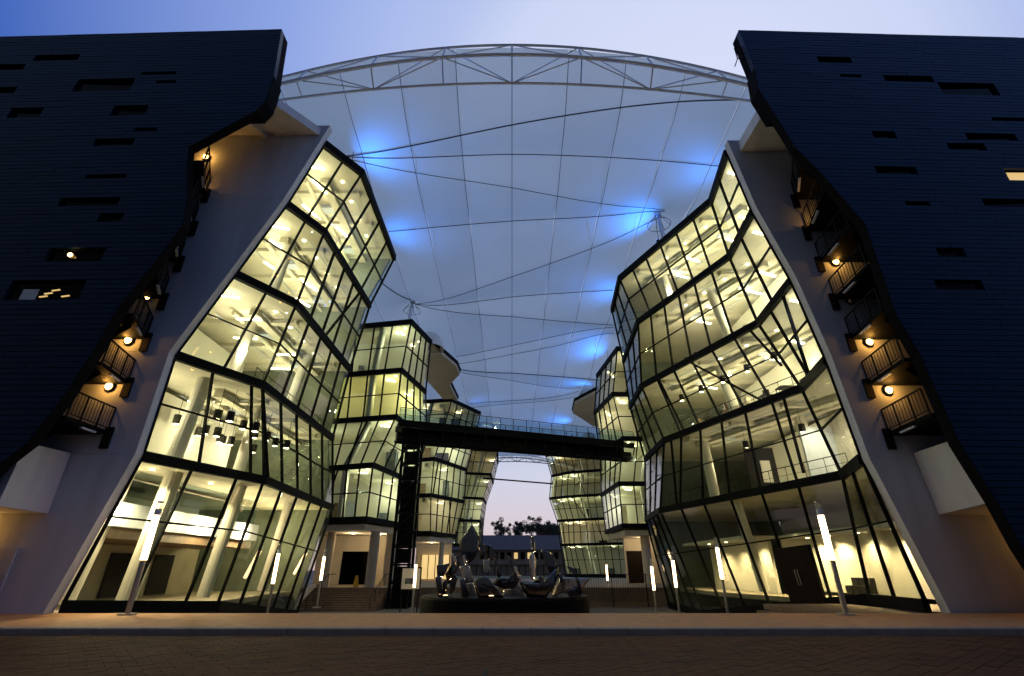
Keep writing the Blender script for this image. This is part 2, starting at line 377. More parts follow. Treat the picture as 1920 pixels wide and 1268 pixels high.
def slabpoly(root, name, poly, z0, z1, m): fixnormals(MB().prism([V((x, y, z0)) for x, y in poly], (0, 0, z1-z0)).build(name, m, root))
def solid(root, name, a, off, m): o = MB().hexa([V(p) for p in a], [V(p)+V(off) for p in a]).build(name, m, root); return fixnormals(o)
def interior(root, lv, bx, ref, ks, side, cols, beams=True):
    for k in ks:
        z0, z1 = min(p.z for p in lv[k])+.17, lv[k+1][0].z-.19
        ya, yb = lv[k][0].y+.1, max(lv[k][-1].y, lv[k+1][-1].y)-.3
        MB().box(min(bx, bx+side*.2), max(bx, bx+side*.2), ya, yb, z0, z1).build('interior_wall', M['cream'], root)
        if beams and k:
            xin = bx-side*.3
            for i in range(3):
                u = (i+.5)/3; p = lerp(lv[k+1][1], lv[k+1][2], u); xo = p.x+side*.5
                y = p.y
                MB().box(min(xin, xo), max(xin, xo), y-.2, y+.2, z1-.24, z1+.002).build('ceiling_beam', M['ceil'], root)
            pa, pb = lerp(lv[k+1][1], lv[k+1][2], .02), lerp(lv[k+1][1], lv[k+1][2], .98)
            dx = V((side*2.3, 0, -.2-.19)); MB().beam(pa+dx, pb+dx, .5, .36).build('ceiling_beam', M['beam'], root)
            MB().tube([pa+V((side*3.4, 0, -.45)), pb+V((side*3.4, 0, -.45))], .13, 8).build('service_pipe', M['ceil'], root)
    for (x0, y0, x1, y1, ka, kb, r) in cols:
        MB().tube([(x0, y0, lv[ka][0].z), (x1, y1, lv[kb][0].z-.19)], r, 14).build('column', M['cream'], root, smooth=False)
interior(L, LV, -23.5, refL, range(5), -1, [(-17.6, 21.6, -16.8, 21.6, 0, 1, .34), (-15.9, 22.6, -15.4, 22.6, 0, 1, .36), (-15.0, 26.6, -14.4, 26.6, 0, 1, .30), (-15.6, 34, -14.9, 34, 0, 1, .3),
     (-15.6, 22.5, -15.2, 22.5, 1, 2, .33), (-15.0, 27, -14.7, 27, 1, 2, .30), (-15.2, 24.5, -14.8, 24.5, 2, 3, .33), (-14.2, 29.5, -13.6, 29.5, 2, 3, .3), (-13.3, 23, -12.9, 23, 3, 4, .3), (-13.2, 28, -12.6, 28, 4, 5, .3)])
interior(R, RV, 25, refR, range(5), 1, [(15.3, 33, 14.6, 33, 0, 1, .3), (17.4, 28, 17.0, 28, 1, 2, .34), (13.9, 34.5, 13.7, 34.5, 1, 2, .34), (14.9, 31, 14.3, 31, 2, 3, .34), (14.4, 28.6, 13.6, 28.6, 3, 4, .30), (12.7, 33, 12.2, 33, 4, 5, .3)])
for root, lv, sd in ((L, LV, -1), (R, RV, 1)):
    for k in range(1, 5):
        b0, b1 = lv[k+1][1], lv[k+1][2]
        for i, off in enumerate((.9, 1.9, 4.4)):
            MB().tube([b0+V((sd*off, .3, -.34-.05*i)), b1+V((sd*off, -.3, -.34-.05*i))], .028, 6).build('sprinkler_pipe', M['grey'], root)
        for i in range(4):
            p = lerp(b0, b1, (i+.5)/4)+V((sd*.5, 0, -.30)); MB().tube([p, p+V((sd*4.6, .8, 0))], .022, 6).build('conduit', M['grey'], root)
        for i in range(2):
            p = lerp(b0, b1, .25+.5*i)+V((sd*3.0, .6, -.5)); MB().box(p.x-.45, p.x+.45, p.y-.3, p.y+.3, p.z, p.z+.28).build('air_duct_box', M['grey'], root)
    for k in ((1, 2) if root is R else (2,)):
        a0, a1 = lv[k][1]+V((sd*.75, .4, .17)), lv[k][2]+V((sd*.75, -.4, .17)); rb = MB(); rb.tube([a0+V((0, 0, 1.0)), a1+V((0, 0, 1.0))], .025, 6); rb.tube([a0+V((0, 0, .55)), a1+V((0, 0, .55))], .012, 5)
        for i in range(13): p = lerp(a0, a1, i/12); rb.tube([p, p+V((0, 0, 1))], .018, 5)
        rb.build('interior_railing', M['rail'], root)
rnd_ = random.Random(3)
for i in range(7):                                    # work tables with stools in the right studios
    for k in (2, 3):
        p = lerp(RV[k][1], RV[k][2], (i+.6)/7.5)+V((1.5+rnd_.uniform(0, .5), 0, .17)); t_ = MB().box(p.x-.5, p.x+.5, p.y-.35, p.y+.35, p.z+.72, p.z+.77)
        for a in (-.45, .45):
            for b in (-.3, .3): t_.box(p.x+a-.02, p.x+a+.02, p.y+b-.02, p.y+b+.02, p.z, p.z+.72)
        t_.box(p.x-.2, p.x+.1, p.y-.1, p.y+.15, p.z+.77, p.z+.77+rnd_.uniform(.1, .45))
        t_.build('built_in_worktop', M[rnd_.choice(('timber', 'rail', 'beam'))], R)
# end walls towards the gaps, so that light does not leak past
for root, lv, bx, sd in ((L, LV, -23.5, -1), (R, RV, 25, 1)):
    for k in range(5):
        p = lv[k][-1]; q = lv[k+1][-1]
        pa, qa = p+V((sd*.25, 0, .17)), q+V((sd*.25, 0, -.19))
        poly = [pa, V((bx, pa.y, pa.z)), V((bx, qa.y, qa.z)), qa]
        fixnormals(MB().hexa([v+V((0, -.2, 0)) for v in poly], poly).build('end_wall', M['dim'], root))
# partitions and pictures inside the upper studios
for (x, y0, y1, k, root) in ((-17.5, 21, 30, 1, L), (-18, 21, 30, 2, L), (-17, 21, 29, 3, L), (-15.5, 21, 29, 4, L), (18.6, 24, 38, 1, R), (17.9, 24, 36, 2, R), (16.9, 24, 36, 3, R), (16.4, 22, 33, 4, R)):
    MB().box(x-.08, x+.08, y0, y1, Z[k]+.17, Z[k+1]-.62).build('partition', M['cream'], root)
for (y, z, w, h) in ((26.2, 15.9, 1.5, 1.7), (28.6, 15.9, 1.5, 1.7), (32.0, 15.9, 1.6, 1.4), (34.0, 15.7, 1.0, .9)):
    a = MB().box(16.70, 16.815, y-w/2, y+w/2, z-h/2, z+h/2).build('pinboard', M['paper'], R)
    for i in range(5):
        for j in range(5): MB().box(16.66, 16.70, y-w/2+.06+i*w/5.3, y-w/2+.06+i*w/5.3+w/7, z-h/2+.06+j*h/5.3, z-h/2+.06+j*h/5.3+h/6.6).build('print', M['art'], a)
# white gallery and black staircase seen in the left hall; lobby walls on the right
MB().box(-20, -16.6, 21.5, 34, 3.05, 4.0).build('gallery_parapet', M['white'], L)
MB().box(-22, -16.9, 21.5, 34, 2.6, 3.04).build('gallery_floor', M['timber'], L)
MB().tube([(-16.75, 21.5, 5.0), (-16.75, 34, 5.0)], .04, 6).build('gallery_handrail', M['pole'], L)
MB().box(-16.77, -16.74, 22, 33.5, 4.02, 4.95).build('gallery_glass', M['rglass'], L)
MB().box(-21.5, -21.3, 20.4, 36, .0, 2.6).build('lobby_wall', M['floor'], L)
for y in (22, 25.5, 29, 32.5): MB().box(-21.28, -21.2, y-.9, y+.9, .05, 2.2).build('lobby_door', M['door'], L)
for x, y in ((-15.6, 21.4), (-17.2, 22.4), (-15.2, 25.2)): downlight(L, x, y, 5.3); light('SPOT', (x, y, 5.2), 1150, (1, .79, .47), .08, L, spot_size=2.2, spot_blend=.8)
slabpoly(L, 'lobby_floor', [(-16.25, 20.05), (-14.35, 26), (-15.5, 38.7), (-23.4, 38.7), (-23.4, 20.05)], -.25, .0, M['floor'])
slabpoly(R, 'lobby_floor', [(15.7, 20.65), (16.6, 25), (14.0, 37.5), (14.0, 46.5), (25, 46.5), (25, 20.65)], -.25, .0, M['floor'])
MB().box(18.9, 19.1, 20.8, 33.5, .2, 3.15).build('lobby_wall', M['cream'], R)
MB().box(17.3, 25, 33.6, 33.8, .2, 3.15).build('lobby_wall', M['cream'], R)
MB().box(17.1, 25, 20.8, 36, 3.16, 3.34).build('lobby_ceiling', M['cream'], R)
for y in (22.2, 24.8, 27.4, 30.0, 32.2):
    downlight(R, 18.2, y, 3.12, .1)
    light('SPOT', (18.2, y, 3.08), 600, (1, .74, .38), .06, R, spot_size=2.4, spot_blend=.7)
MB().box(16.5, 16.7, 33.85, 44, .02, 3.15).build('lobby_wall', M['cream'], R)
MB().box(14.6, 17.08, 33.4, 45, 3.16, 3.34).build('lobby_ceiling', M['cream'], R)
for x, y in ((15.5, 34.5), (15.3, 37.5), (15.2, 40.5), (16.9, 31.5)):
    downlight(R, x, y, 3.12, .1); light('SPOT', (x, y, 3.08), 600, (1, .74, .38), .06, R, spot_size=2.4, spot_blend=.7)
MB().box(16.66, 18.7, 27.6, 27.75, 5.8, 8.9).build('projection_wall', M['white'], R)
light('SPOT', (17.2, 25.6, 9.4), 520, CREAM, .1, R, spot_size=1.5, spot_blend=.8).rotation_euler = (math.radians(38), 0, 0)
MB().box(14.6, 16.4, 30.5, 30.6, 5.8, 8.3).build('dark_screen', M['rail'], R)
MB().box(15.4, 16.0, 30.44, 30.495, 6.2, 7.5).build('lit_window_panel', M['cream'], R)  # lit window in the dark screen, its brightness put into a cream panel
for i in range(3):
    s = MB().box(18.2, 18.7, 27.9+i*.62, 28.45+i*.62, .2, .62); s.box(18.62, 18.72, 27.9+i*.62, 28.45+i*.62, .62, 1.0)
    o = tag(s.build('lobby_chair', M['rail']), 'low black waiting seat by the right lobby wall, %s of the row of three' % ('nearest', 'middle', 'farthest')[i], 'chair', 'waiting seats in the right lobby')
# black bases under the glass
sweep(MB(), LV[0], refL, -.10, .25, -1.2, -.22).build('plinth', M['steel'], L)
sweep(MB(), RV[0], refR, -.10, .25, -1.4, -.22).build('plinth', M['steel'], R)
# dark entrance door in the right lobby front
def onfac(lv, k, s, u, w): return lerp(lerp(lv[k][s], lv[k][s+1], u), lerp(lv[k+1][s], lv[k+1][s+1], u), w)
dn = (RV[0][2]-RV[0][1]).cross(RV[1][1]-RV[0][1]).normalized(); dn = dn if dn.dot(refR-RV[0][1]) < 0 else -dn
dd = fixnormals(MB().hexa([onfac(RV, 0, 1, u, w)-dn*.05 for u, w in ((.19, -.03), (.36, -.03), (.36, .47), (.19, .47))], [onfac(RV, 0, 1, u, w)+dn*.16 for u, w in ((.19, -.03), (.36, -.03), (.36, .47), (.19, .47))]).build('entrance_door', M['door'], R))
for u in (.268, .282): MB().beam(onfac(RV, 0, 1, u, .15)+dn*.21, onfac(RV, 0, 1, u, .28)+dn*.21, .04, .05, dn).build('handle', M['pole'], dd)

# storey lights
rl_ = random.Random(5)
def storeylights(root, lv, side, k, n, power, col, dx=3.0, drop=2.1):
    for i in range(n):
        u = (i+.5)/n; p = lerp(lv[k+1][1], lv[k+1][2], u)
        light('POINT', (p.x+side*dx, p.y-.3, lv[k+1][0].z-.2-drop), power*rl_.uniform(.65, 1.35), tuple(min(1, c*rl_.uniform(.94, 1.06)) for c in col), .10, root)
for k, (pw, col) in enumerate(((340, AMBER), (270, WARM), (230, CREAM), (200, CREAM), (170, CREAM))):
    storeylights(L, LV, -1, k, 3, pw, col); 
    light('POINT', (LV[k+1][0].x-1.4, 21.4, Z[k+1]-2.0), pw*.7, col, .10, L)
for k, (pw, col) in enumerate(((50, AMBER), (95, WARM), (190, CREAM), (220, CREAM), (200, CREAM))):
    storeylights(R, RV, 1, k, 4, pw, col)
    light('POINT', (RV[k+1][0].x+2.4, 22.6, Z[k+1]-2.0), pw*.7, col, .10, R)
for k in (2, 3, 4):
    for i in range(4):
        u = (i+.3)/4
        p = lerp(LV[k+1][1], LV[k+1][2], u); strip(L, p.x-2.6-(i % 2)*1.4, p.y-.3, Z[k+1]-.72, .1 if k == 2 else 1.2, 1.3)
        p = lerp(RV[k+1][1], RV[k+1][2], u); strip(R, p.x+2.9+(i % 2)*1.0, p.y+.2, Z[k+1]-.72, .4, 1.3)
    for i in range(5):
        p = lerp(LV[k+1][1], LV[k+1][2], i/5); downlight(L, p.x-1.3, p.y+.5, Z[k+1]-.225)
        p = lerp(RV[k+1][1], RV[k+1][2], i/5); downlight(R, p.x+1.3, p.y+.5, Z[k+1]-.225)
    for lv, root, sd in ((LV, L, -1), (RV, R, 1)):
        strip(root, lv[k+1][0].x+sd*1.0, lv[k+1][0].y+1.2, Z[k+1]-.5, .3, 1.3)
ordn = ['nearest', 'second nearest', 'third', 'fourth', 'fifth', 'sixth', 'seventh', 'farthest']
for i in range(4):
    for j in range(5):
        x, y, z = -17.2+j*.95+(i % 2)*.3, 22.4+i*1.9+(j % 2)*.5, 8.0-.25*((i*3+j) % 3)
        pendant((x, y, z), 'pendant lamp of the front left hall, row %s from front, %s from side wall' % (('one', 'two', 'three', 'four')[i], ('first', 'second', 'third', 'fourth', 'fifth')[j]))
for i, (u, k) in enumerate(((.12, 2), (.3, 2), (.48, 2), (.66, 2), (.84, 2), (.2, 1), (.55, 1))):
    p = lerp(RV[k+1][1], RV[k+1][2], u)
    pendant((p.x+1.7, p.y, Z[k+1]-1.75), 'dark pendant lamp in the front right glass building, %s storey, %s from the front' % (('third', 'second')[k == 1], ordn[i if k == 2 else i-5]))

# ---- white side walls, soffits, doors ----
def whitewall(root, lv, side, yf, topz, edge0):
    y1 = yf-.02; y0 = y1-.42
    xs = [edge0]+[lv[k][0].x for k in range(1, 6)]; zs = [-.3]+Z[1:]
    slope = (xs[5]-xs[4])/(zs[5]-zs[4]); xs.append(xs[5]+slope*(topz-zs[5])); zs.append(topz)
    far = side*36
    for k in range(6):
        g = .008 if k else 0
        poly = [V((xs[k]+g*0, y0, zs[k]+g)), V((xs[k+1], y0, zs[k+1])), V((far, y0, zs[k+1])), V((far, y0, zs[k]+g))]
        fixnormals(MB().prism(poly, (0, .42, 0)).build('wall_panel', M['white'], root))
whitewall(L, LV, -1, 20.0, 24.1, -16.6)
whitewall(R, RV, 1, 20.6, 23.6, 16.0)
slabpoly(L, 'roof_overhang', [(-12.3, 17.65), (-10.75, 19.54), (-19, 19.54), (-19, 17.65)], 23.3, 23.85, M['white'])
slabpoly(L, 'soffit_rib', [(-14.6, 17.7), (-13.6, 19.5), (-13.9, 19.5), (-14.9, 17.7)], 23.1, 23.298, M['white'])
slabpoly(R, 'roof_overhang', [(13.0, 17.65), (12.9, 20.14), (21, 20.14), (21, 17.65)], 22.7, 23.4, M['white'])
slabpoly(R, 'soffit_rib', [(15.6, 17.7), (15.6, 20.1), (16.0, 20.1), (16.0, 17.7)], 22.3, 22.698, M['white'])
# white stair parapets low down between dark screen and wall
solid(L, 'stair_parapet', [aty(133, 850, 19.53), aty(90, 963, 19.53), aty(-5, 948, 17.7), aty(50, 830, 17.7)], (-3.2, 0, 0), M['white'])
solid(R, 'stair_parapet', [aty(1713, 850, 20.13), aty(1760, 965, 20.13), aty(1868, 940, 17.7), aty(1800, 820, 17.7)], (3.2, 0, 0), M['white'])
dr = MB().box(-19.35, -18.3, 19.50, 19.545, .0, 2.15).build('side_door', M['white'], L)
MB().tube([(-18.42, 19.47, 1.0), (-18.42, 19.47, 1.25)], .02, 6).build('handle', M['pole'], dr)

# ---- dark tiled screen walls ----
def screen(root, side, edge, wins, y0, ytop_out):
    pts = [aty(px, py, y0) for px, py in edge]
    zs = [(p.z, p.x) for p in pts]; zs.sort()
    def xin(z):
        if z <= zs[0][0]: return zs[0][1]
        for (a, xa), (b, xb) in zip(zs, zs[1:]):
            if a <= z <= b: return xa+(xb-xa)*(z-a)/max(1e-6, b-a)
        return zs[-1][1]
    ztop = zs[-1][0]; h = .23; nrow = int(ztop/h)+1; X = 40
    def xout(z):                                             # the parapet falls gently outwards
        d = (ztop-z)/max(.01, ztop-ytop_out)
        return X
    W = []
    for (x0, q0, x1, q1, lit) in wins:
        a, b = aty((x0+x1)/2, q1, y0).z, aty((x0+x1)/2, q0, y0).z
        a, b = round(a/h)*h, round(b/h)*h
        if b-a < h/2: b = a+h
        xa, xb = aty(x0, (q0+q1)/2, y0).x, aty(x1, (q0+q1)/2, y0).x
        W.append((a, b, xa, xb, lit))
    cl = MB()
    tile = 1.9
    for r in range(nrow):
        z0, z1 = r*h+.012, min((r+1)*h-.012, ztop)
        if z1 <= z0 or z0 > ztop: continue
        ia, ib, oa, ob = xin(z0), xin(z1), side*xout(z0), side*xout(z1)
        cuts = [(xa, xb) for (a, b, xa, xb, _) in W if a-.01 <= r*h < b-.01]
        # breaks along the row: tile joints, then drop what lies in a window
        lo, hi = min(ia, oa), max(ia, oa)
        if hi-lo < .1: continue
        br = [lo, hi]; off = (r*.731) % 1*tile
        xx = math.floor(lo/tile)*tile+off
        while xx < hi:
            if lo+.15 < xx < hi-.15: br.append(xx)
            xx += tile
        for c in cuts: br += [v for v in c if lo < v < hi]
        br.sort()
        for a, b in zip(br, br[1:]):
            m = (a+b)/2
            if any(c[0] < m < c[1] for c in cuts): continue
            ja = a+(0 if a == lo else .005); jb = b-(0 if b == hi else .005)
            if jb-ja < .03: continue
            ta, tb = ja, jb
            if a == lo: ta = min(ib, ob)
            if b == hi: tb = max(ib, ob)
            dy = random.uniform(-.006, .006)
            sa, sb = .026*(abs(ja)-12), .026*(abs(jb)-12)
            cl.hexa([(ja, y0+dy+sa, z0), (jb, y0+dy+sb, z0), (jb, y0+.30+sb, z0), (ja, y0+.30+sa, z0)], [(ta, y0+dy+sa, z1), (tb, y0+dy+sb, z1), (tb, y0+.30+sb, z1), (ta, y0+.30+sa, z1)])
    clad = cl.build('cladding', M['clad'], root, kind='stuff')
    # backing wall
    bk = MB(); n = 40
    zz = [ztop*i/n for i in range(n+1)]+[p[0] for p in zs if 0 < p[0] < ztop]; zz = sorted(set(round(z, 3) for z in zz))
    holes = [(a, b, xa, xb) for (a, b, xa, xb, lit) in W if lit]
    for z0, z1 in zip(zz, zz[1:]):
        e0, e1, f0, f1 = xin(z0), xin(z1), side*xout(z0), side*xout(z1)
        T = .8 if z0 > 21.5 else .42
        bk.hexa([(e0, y0+.31, z0), (f0, y0+1.05, z0), (f0, y0+1.5, z0), (e0, y0+T, z0)], [(e1, y0+.31, z1), (f1, y0+1.05, z1), (f1, y0+1.5, z1), (e1, y0+T, z1)])
    fixnormals(bk.build('backing_wall', M['core'], root))
    tr_ = MB(); q = [(z, x_) for z, x_ in zs if z < 24.6 or side > 0 and z < 26]
    for (za, xa), (zb, xb) in zip(q, q[1:]):
        e = -side*.03; T = .84 if za > 21.4 else .45; tr_.hexa([(xa, y0+.012, za), (xa+e, y0+.012, za), (xa+e, y0+T, za), (xa, y0+T, za)], [(xb, y0+.012, zb), (xb+e, y0+.012, zb), (xb+e, y0+T, zb), (xb, y0+T, zb)])
    fixnormals(tr_.build('edge_shade_strip', M['core'], root))  # black strip added over the return, shade put into its colour
    for (a, b, xa, xb, lit) in W:
        yk = y0; y0 = y0+.026*(abs((xa+xb)/2)-12)-.03
        w = MB().box(xa, xb, y0+.17, y0+.28, a+.002, a+.05).box(xa, xb, y0+.17, y0+.28, b-.05, b-.002).build('slot_window', M['core'], clad)
        nd = max(1, round((xb-xa)/1.4))
        MB().box(xa+.02, xb-.02, y0+.22, y0+.24, a+.05, b-.05).build('slot_pane', M['dpane'] if lit != 'lit' else M['winlit'], clad)
        if lit == 'lamp':
            m = aty(133, 479, y0+.2)
            MB().tube([(m.x, y0+.13, m.z-.0), (m.x, y0+.19, m.z)], .09, 10).build('window_lamp', M['bulb'], clad)
            light('POINT', (m.x, y0+.05, m.z+.02), 2.2, (1, .5, .12), .05, root)
        if lit == 'stair':
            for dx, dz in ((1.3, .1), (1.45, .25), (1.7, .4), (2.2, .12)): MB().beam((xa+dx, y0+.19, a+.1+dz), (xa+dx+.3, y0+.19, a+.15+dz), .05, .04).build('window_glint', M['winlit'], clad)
            MB().box(xa+.5, xa+1.15, y0+.19, y0+.21, a+.08, b-.35).build('blind', M['paper'], clad)
        y0 = yk
screen(L, -1, [(528, 54), (513, 143), (497, 190), (480, 207), (353, 275), (351, 300), (350, 372), (343, 420), (293, 487), (220, 577), (177, 653), (123, 737), (50, 830), (0, 868), (-60, 930), (-110, 1010)],
       [(52, 94, 138, 104, 0), (-30, 108, 35, 116, 0), (-20, 152, 18, 160, 0), (133, 141, 243, 162, 0), (260, 128, 327, 137, 0), (288, 146, 326, 154, 0), (5, 192, 68, 209, 0), (204, 194, 270, 211, 0), (246, 234, 290, 244, 0),
        (171, 253, 247, 265, 0), (153, 322, 231, 332, 0), (102, 369, 217, 381, 0), (180, 395, 225, 408, 0), (80, 460, 190, 482, 'lamp'), (5, 520, 150, 556, 'stair')], 16.8, 27.55)
screen(R, 1, [(1385, 56), (1415, 127), (1423, 167), (1453, 213), (1493, 277), (1543, 327), (1623, 420), (1680, 587), (1727, 667), (1800, 830), (1870, 940), (1920, 1030), (1960, 1090)],
       [(1536, 104, 1600, 112, 0), (1578, 132, 1618, 140, 0), (1662, 133, 1756, 143, 0), (1772, 147, 1882, 170, 0), (1871, 209, 1945, 219, 0), (1820, 240, 1917, 252, 0), (1641, 244, 1685, 254, 0), (1784, 260, 1857, 271, 0),
        (1645, 308, 1724, 319, 0), (1703, 371, 1750, 384, 0), (1852, 365, 1960, 377, 0), (1900, 311, 1960, 331, 'lit'), (1763, 460, 1816, 475, 0), (1758, 519, 1850, 535, 0)], 16.8, 27.4)
# small maintenance cage on the right screen's end
cg = MB(); a = aty(1392, 90, 17.2); 
for dz in (0, -.45, -.9): cg.beam((a.x-.45, 17.2, a.z+dz), (a.x+.3, 17.2, a.z+dz), .04, .04)
for dx in (-.45, -.2, .05): cg.beam((a.x+dx, 17.2, a.z-.9), (a.x+dx, 17.2, a.z), .04, .04)
cg.beam((a.x-.45, 17.2, a.z-.9), (a.x-.45, 17.6, a.z-1.0), .04, .04); cg.build('maintenance_cage', M['rail'], R)

# ---- escape stair landings ----
def landing(root, Wp, Fp, yw, side, lamp, lit, last):
    w, f = aty(*Wp, yw), aty(*Fp, 17.4); w.z, f.z = w.z, (w.z+f.z)/2
    zt = (w.z+f.z)/2; zf = zt-.95
    w.z = f.z = zf; far = side*3.4
    fl = fixnormals(MB().prism([V((w.x, w.y, zf-.16)), V((f.x, f.y, zf-.16)), V((f.x+far, f.y, zf-.16)), V((w.x+far, w.y, zf-.16))], (0, 0, .16)).build('landing', M['steel'], root))
    rl = MB(); n = 13
    up = V((0, 0, .95)); rl.beam(w+up, f+up, .05, .05); rl.beam(w+V((0, 0, .1)), f+V((0, 0, .1)), .03, .03)
    for i in range(n+1):
        p = lerp(w, f, i/n); big = i in (0, 4, 9, n); rl.beam(p+V((0, 0, -.1 if big else .1)), p+up, .05 if big else .018, .05 if big else .018, (1, 0, 0))
    rl.build('railing', M['rail'], fl)
    MB().box(min(w.x-side*.28, w.x+side*.05), max(w.x-side*.28, w.x+side*.05), yw-.10, yw-.0, zf-.75, zf+.12).build('bracket', M['rail'], fl)
    st = MB()                                                   # flight going down behind the screen
    s0 = V((f.x+side*.7, f.y+.42, zf)); s1 = s0+V((side*2.6, 0, -2.1))
    for d in (-.38, .38): st.beam(s0+V((0, d, -.1)), s1+V((0, d, -.1)), .06, .26)
    for i in range(11): p = lerp(s0, s1, (i+.5)/11); st.box(p.x-.14, p.x+.14, p.y-.36, p.y+.36, p.z-.03, p.z)
    st.build('stair_flight', M['steel'], fl)
    # drainage gutter edge that catches the light
    MB().beam(lerp(w, f, .25)+V((side*.05, 0, -.21)), lerp(w, f, .6)+V((side*.05, 0, -.21)), .10, .06).build('gutter', M['grey'], fl)
def wall_lamp(root, px, py, yw, lit):
    p = aty(px, py, yw)
    b = MB().tube([(p.x, yw-.005, p.z), (p.x, yw-.09, p.z)], .20, 14).build('bulkhead_lamp', M['rail'], root)
    MB().tube([(p.x, yw-.09, p.z), (p.x, yw-.16, p.z), (p.x, yw-.2, p.z)], .15, 14, .08).build('lens', M['bulb' if lit else 'pole'], b)
    if lit: light('POINT', (p.x, yw-.32, p.z), 27, (1, .44, .075), .10, root)
for Wp, Fp in (((218, 763), (140, 742)), ((255, 672), (203, 650)), ((289, 590), (260, 568)), ((320, 515), (300, 498)), ((350, 447), (336, 430)), ((375, 383), (360, 366)), ((398, 324), (381, 305))):
    landing(L, Wp, Fp, 19.55, -1, None, 1, 0)
for px, py in ((207, 726), (243, 640), (279, 558), (366, 359), (388, 297)): wall_lamp(L, px, py, 19.55, 1)
for Wp, Fp in (((1652, 768), (1727, 732)), ((1615, 678), (1680, 635)), ((1583, 595), (1642, 547)), ((1553, 522), (1615, 470)), ((1526, 453), (1585, 405)), ((1502, 395), (1540, 352)), ((1480, 333), (1502, 308))):
    landing(R, Wp, Fp, 20.15, 1, None, 1, 0)
for px, py, lit in ((1664, 733, 1), (1628, 643, 1), (1593, 565, 0), (1565, 493, 1), (1537, 428, 1), (1505, 368, 0)): wall_lamp(R, px, py, 20.15, lit)

# ---- buildings further down the plaza ----
def farbuilding(label, lv, panels, side, depth, cols, pw, nl, bottom=True, diag=(), tr=.5, rear=None):
    t = thing('glass_building', label, 'building', (lv[0][0].x+side*4, lv[0][0].y+4, -.1))
    ref = V((side*30, sum(p.y for p in lv[0])/len(lv[0])+6, 10)); bx = side*depth
    glassbuilding(t, lv, panels, ref, tr=tr, bandh=.5, mw=.11, md=.14, diag=diag)
    slabs(t, lv, ref, bx, range(len(lv)))
    for k in range(len(lv)-1):
        y0, y1 = min(p.y for p in lv[k]), max(p.y for p in lv[k])+1
        MB().box(min(bx, bx+side*.2), max(bx, bx+side*.2), y0, y1, lv[k][0].z+.2, lv[k+1][0].z-.2).build('interior_wall', M['cream'], t)
        cx = (lv[k+1][0].x+lv[k+1][1].x)/2
        for i in range(nl):
            ps = lv[k+1]; u = (i+.5)/nl*(len(ps)-1); j = min(int(u), len(ps)-2); p = lerp(ps[j], ps[j+1], u-j); d = V((side*1.0, 1.3, 0)).normalized()*(2.4 if j else 2.8)
            light('POINT', (p.x+d.x, p.y+d.y, lv[k+1][0].z-1.9), pw, cols[k], .1, t) if (k+i+int(pw)) % 5 else None
            strip(t, p.x+d.x*.95, p.y+d.y*.95, lv[k+1][0].z-.4, .5*i, .9, .18)
            downlight(t, p.x+d.x*.5, p.y+d.y*.5, lv[k+1][0].z-.24, .14)
        e0, e1 = lv[k][-1]+V((side*.3, 0, .2)), lv[k+1][-1]+V((side*.3, 0, -.2))
        if rear:
            f0 = lv[k][0]; e0, e1 = V((f0.x+side*1.5, rear, f0.z+.2)), V((lv[k+1][0].x+side*1.5, rear, lv[k+1][0].z-.2))
            slabpoly(t, 'floor_slab', [(f0.x+side*1.2, f0.y+.3), (bx, f0.y+.3), (bx, rear+.3), (f0.x+side*1.2, rear+.3)], lv[k+1][0].z-.19, lv[k+1][0].z+.16, M['ceil'])
            solid(t, 'side_wall', [f0+V((side*.4, .3, .2)), V((f0.x+side*1.5, rear, f0.z+.2)), e1, lv[k+1][0]+V((side*.4, .3, -.2))], (side*.15, 0, 0), M['cream'])
        rn = random.Random(k*7+int(lv[0][0].y))
        for i in range(3):                       # cupboards, screens and doors standing in the rooms
            u = rn.uniform(.08, .8); xa = e0.x+(bx-e0.x)*u*.75; hh = rn.choice((1.1, 2.1, 2.9)); w_ = rn.uniform(.5, 1.8); yy = e0.y-rn.uniform(.15, 2.2)
            MB().box(min(xa, xa+side*w_), max(xa, xa+side*w_), yy-.3, yy, lv[k][0].z+.17, lv[k][0].z+.17+hh).build('room_screen', M[rn.choice(('beige', 'rail', 'art', 'grey', 'timber'))], t)
        for i in range(2):
            u = (i+.6)/2.2; pa = lerp(e1, V((bx, e1.y, e1.z)), u); MB().box(pa.x-.2, pa.x+.2, min(e1.y-.5, max(e1.y-8, lv[k+1][0].y+.6, lv[k+1][1].y+.6)), e1.y-.06, e1.z-.42, e1.z+.015).build('ceiling_beam', M['beam'], t)
        poly = [e0, V((bx, e0.y, e0.z)), V((bx, e1.y, e1.z)), e1]
        fixnormals(MB().hexa([v+V((0, .05, 0)) for v in poly], [v+V((0, .25, 0)) for v in poly]).build('end_wall', M['cream'], t))
        q = lv[k][1]; q2 = lv[k+1][1]; d = (V((bx, q.y+6, 0))-V((q.x, q.y, 0))).normalized()*3.2
        MB().tube([(q.x+d.x, q.y+d.y, lv[k][0].z), (q2.x+d.x, q2.y+d.y, lv[k+1][0].z-.2)], .34, 12).build('column', M['cream'], t)
    return t, ref
def pl(z, *p): return Pz(*p, z=z)
DV = [pl(5.6, (-21, 50.5), (-13.6, 48), (-11.6, 56)), pl(10.1, (-21, 48.5), (-12.9, 45.6), (-11.2, 55)), pl(14.4, (-21, 47), (-11.0, 44.6), (-9.5, 54)), pl(18.75, (-21, 45.8), (-10.7, 43.6), (-9.4, 50)), pl(23.1, (-21, 44), (-9.8, 41.8), (-8.6, 46.5))]
